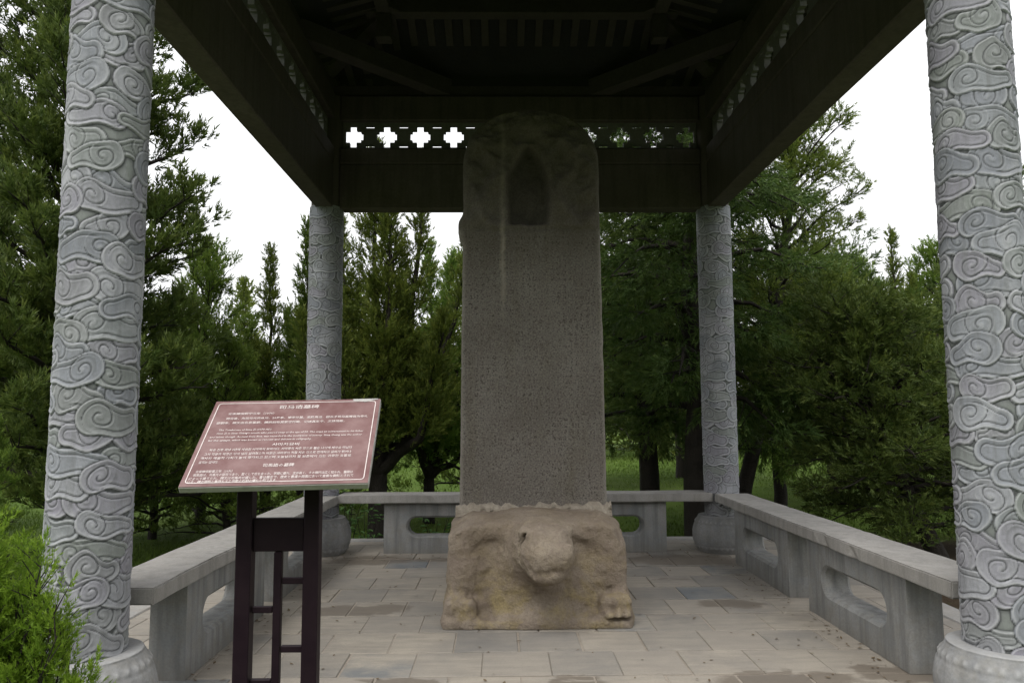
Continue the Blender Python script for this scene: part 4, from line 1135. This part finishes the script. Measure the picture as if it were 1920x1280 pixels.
# the drooping fresh bough that hangs over the lawn behind the right bench belongs to the low cypress there
def low_bough():
    r = np.random.default_rng(15); w = Wood()
    o = np.array([at(1425, 10.2), 10.2, .62])
    A, B = [], []
    main = bend(o + (-.35, .1, .30), o + (.55, 0, -.02), .08, 7, r, .02); w.add(main, np.linspace(.016, .005, 7), 5)
    a, b = axis_plumes(r, main, 34, .42, lambda s: 1, -1.0, -1.1, .25); A.append(a); B.append(b)
    for k in range(0, 34, 2): w.add(bend(a[k], b[k], .02, 3), [.006, .004, .002], 3)
    P_, D, k = plume_sprays(r, np.concatenate(A), np.concatenate(B), .035, .22, -.5)
    return w.mesh('trunk'), leaves('crown', M_fresh, r, P_, D, .09 * np.ones(len(P_)), 9, .06, .013, .8)
sap = low_bough()
t_ = empty('sapling', (0, 0, 0), 'small drooping sapling of fresh green over the lawn behind the right bench', 'sapling')
link('trunk', sap[0], t_); link('crown', sap[1], t_)

# near young cypress in the lower left corner
def shrub():
    r = np.random.default_rng(20); w = Wood(); A, B = [], []
    for q in range(88):
        th = r.uniform(0, 2 * np.pi); rr = r.uniform(0, 1) ** .6
        z1 = 1.17 * (1 - .50 * rr ** 1.6) * r.uniform(.80, 1.03); b = np.array([math.cos(th) * rr * .31, math.sin(th) * rr * .31, z1])
        p = bend((r.normal(0, .02), r.normal(0, .02), .05), b, 0.0, 6, r, .012); p[:, :2] *= (np.linspace(0, 1, 6) ** .8)[:, None] * .35 + .65
        w.add(p, np.linspace(.006, .0015, 6), 5)
        a_, b_ = axis_plumes(r, p, 34, .15, lambda s: 1 - .45 * s, .45, .95, .22); A.append(a_); B.append(b_)
        a_, b_ = axis_plumes(r, p[-3:], 8, .10, lambda s: 1 - .5 * s, .8, 1.3, .2); A.append(a_); B.append(b_)
    A = np.concatenate(A); B = np.concatenate(B)
    P_, D, k = plume_sprays(r, A, B, .013, .20, .3, .004, .1)
    tint = np.clip(r.uniform(0, 1, len(A))[k] * .75 + r.uniform(0, .3, len(k)), 0, 1)
    for q in range(0, len(A), 2): w.add(bend(A[q], B[q], 0, 3), [.0022, .0016, .0008], 3)
    return w.mesh('trunk'), leaves('crown', M_shrub, r, P_, D, .030 * r.uniform(.7, 1.3, len(P_)), 13, .0135, .0030, .8, tint)
plant('young_cypress', shrub(), (-1.315, 1.98, ZG), 'bright green feathery young cypress in the lower left corner, in front of the left column', 'shrub', None, 0.5, 1.04)

# grass and weeds
def grass():
    r = np.random.default_rng(30); n = 52000
    Y = 7.2 + 20 * r.uniform(0, 1, n) ** 1.7; X = r.uniform(-.68, .66, n) * Y
    n2 = 14000; Y2 = r.uniform(3.2, 9, n2); X2 = np.where(r.uniform(0, 1, n2) < .5, r.uniform(-5.5, -2.4, n2), r.uniform(2.8, 6.5, n2))
    X = np.concatenate([X, X2]); Y = np.concatenate([Y, Y2])
    pt = np.stack([X, Y, 0 * X], -1); cl = fbm(pt * .9, 5, 3)
    keep = (np.hypot(X - 4.6, Y - 7.0) > 1.9 + .7 * cl) & (cl > -.42)
    X, Y, cl = X[keep], Y[keep], cl[keep]; n = len(X)
    h = (0.03 + .03 * r.uniform(0, 1, n) + .03 * np.clip(cl, 0, 1)) * (1 + (Y - 7) * .03); wd = .0045 * Y / 5
    th = r.uniform(0, 2 * np.pi, n); ln = r.uniform(.1, .8, n) * h
    b = np.stack([X, Y, np.full(n, ZG - .01)], -1); sd_ = np.stack([np.cos(th), np.sin(th), 0 * th], -1) * wd[:, None]
    tp_ = b + np.stack([np.cos(th + 1.5) * ln, np.sin(th + 1.5) * ln, h], -1)
    V = np.stack([b - sd_, b + sd_, tp_], 1).reshape(-1, 3)
    tint = np.clip(.5 + cl + r.normal(0, .2, n), 0, 1)
    me = np_mesh('grass', V, np.arange(len(V)).reshape(-1, 3), M_grass, False, {'tint': np.repeat(tint, 3), 'tipness': np.tile([0, 0, .8], n)})
    return tag(link('grass', me), 'short green lawn grass between the trees', 'grass', None, 'stuff')
grass()
def litter():
    r = np.random.default_rng(41); n = 420
    X = r.uniform(-1.35, 1.75, n); Y = r.uniform(3.3, 6.6, n)
    e = r.uniform(0, 1, n) < .65; sidew = r.integers(0, 3, n)
    X = np.where(e & (sidew == 0), 1.77 - r.exponential(.06, n), X); X = np.where(e & (sidew == 1), -1.38 + r.exponential(.06, n), X); Y = np.where(e & (sidew == 2), 6.46 - r.exponential(.10, n), Y)
    k = ~((np.abs(X - TX) < .56) & (Y > 4.05) & (Y < 5.8)); X, Y = X[k], Y[k]; n = len(X)
    th = r.uniform(0, 6.28, n); L_ = r.uniform(.010, .038, n); W_ = r.uniform(.003, .008, n)
    b = np.stack([X, Y, np.full(n, .004)], -1); d = np.stack([np.cos(th), np.sin(th), r.uniform(.0, .25, n)], -1) * L_[:, None]; s_ = np.stack([-np.sin(th), np.cos(th), 0 * th], -1) * W_[:, None]
    V = np.stack([b, b + d * .5 + s_, b + d, b + d * .5 - s_], 1).reshape(-1, 3)
    return tag(link('leaf_litter', np_mesh('leaf_litter', V, np.arange(len(V)).reshape(-1, 4), M_litter, False)), 'dry needles and leaf scraps on the paving', 'litter', None, 'stuff')
litter()
def weed(loc, seed, label, h=.38, n=34):
    r = np.random.default_rng(seed); w = Wood(); V, F, tn = [], [], []
    root = empty('weed_plant', loc, label, 'weed', 'leafy weeds behind the back bench')
    for q in range(7):
        th = r.uniform(0, 6.28); b = np.array([math.cos(th) * .16, math.sin(th) * .10, h * r.uniform(.6, 1)])
        p = bend((0, 0, -.02), b, .03, 5, r, .008); w.add(p, np.linspace(.005, .002, 5), 4)
        for k in range(n // 5):
            s = r.uniform(.25, 1) * 4; i = min(int(s), 3); c = p[i] + (p[i + 1] - p[i]) * (s - i)
            a = r.uniform(0, 6.28); d = unit(np.array([math.cos(a), math.sin(a), r.uniform(-.3, .4)])); sd_ = unit(np.cross(d, (0, 0, 1)))
            L_, W_ = r.uniform(.05, .085), r.uniform(.026, .04); up = np.cross(sd_, d)
            q0 = len(V) * 6
            V.append(np.array([c, c + d * L_ * .35 + sd_ * W_ / 2 + up * .008, c + d * L_ * .75 + sd_ * W_ * .35 + up * .004, c + d * L_ - up * .012, c + d * L_ * .75 - sd_ * W_ * .35 + up * .004, c + d * L_ * .35 - sd_ * W_ / 2 + up * .008]))
            F += [[q0, q0 + 1, q0 + 2, q0 + 3], [q0, q0 + 3, q0 + 4, q0 + 5]]; tn.append(r.uniform(0, 1))
    VV = np.concatenate(V)
    link('stem', w.mesh('stem'), root)
    lf = link('leaf_cluster', np_mesh('leaf_cluster', VV, np.array(F), M_weed, False, {'tint': np.repeat(tn, 6), 'tipness': np.zeros(len(VV))}), root); lf['kind'] = 'stuff'
weed((at(820, 7.55), 7.55, ZG), 3, 'leafy weed seen through the left opening of the back bench', .50)
weed((at(690, 7.6), 7.6, ZG), 4, 'leafy weed under the back bench next to the back left column', .62)
weed((at(660, 8.2), 8.2, ZG), 5, 'taller leafy weed farther back beside the back left column', .8)
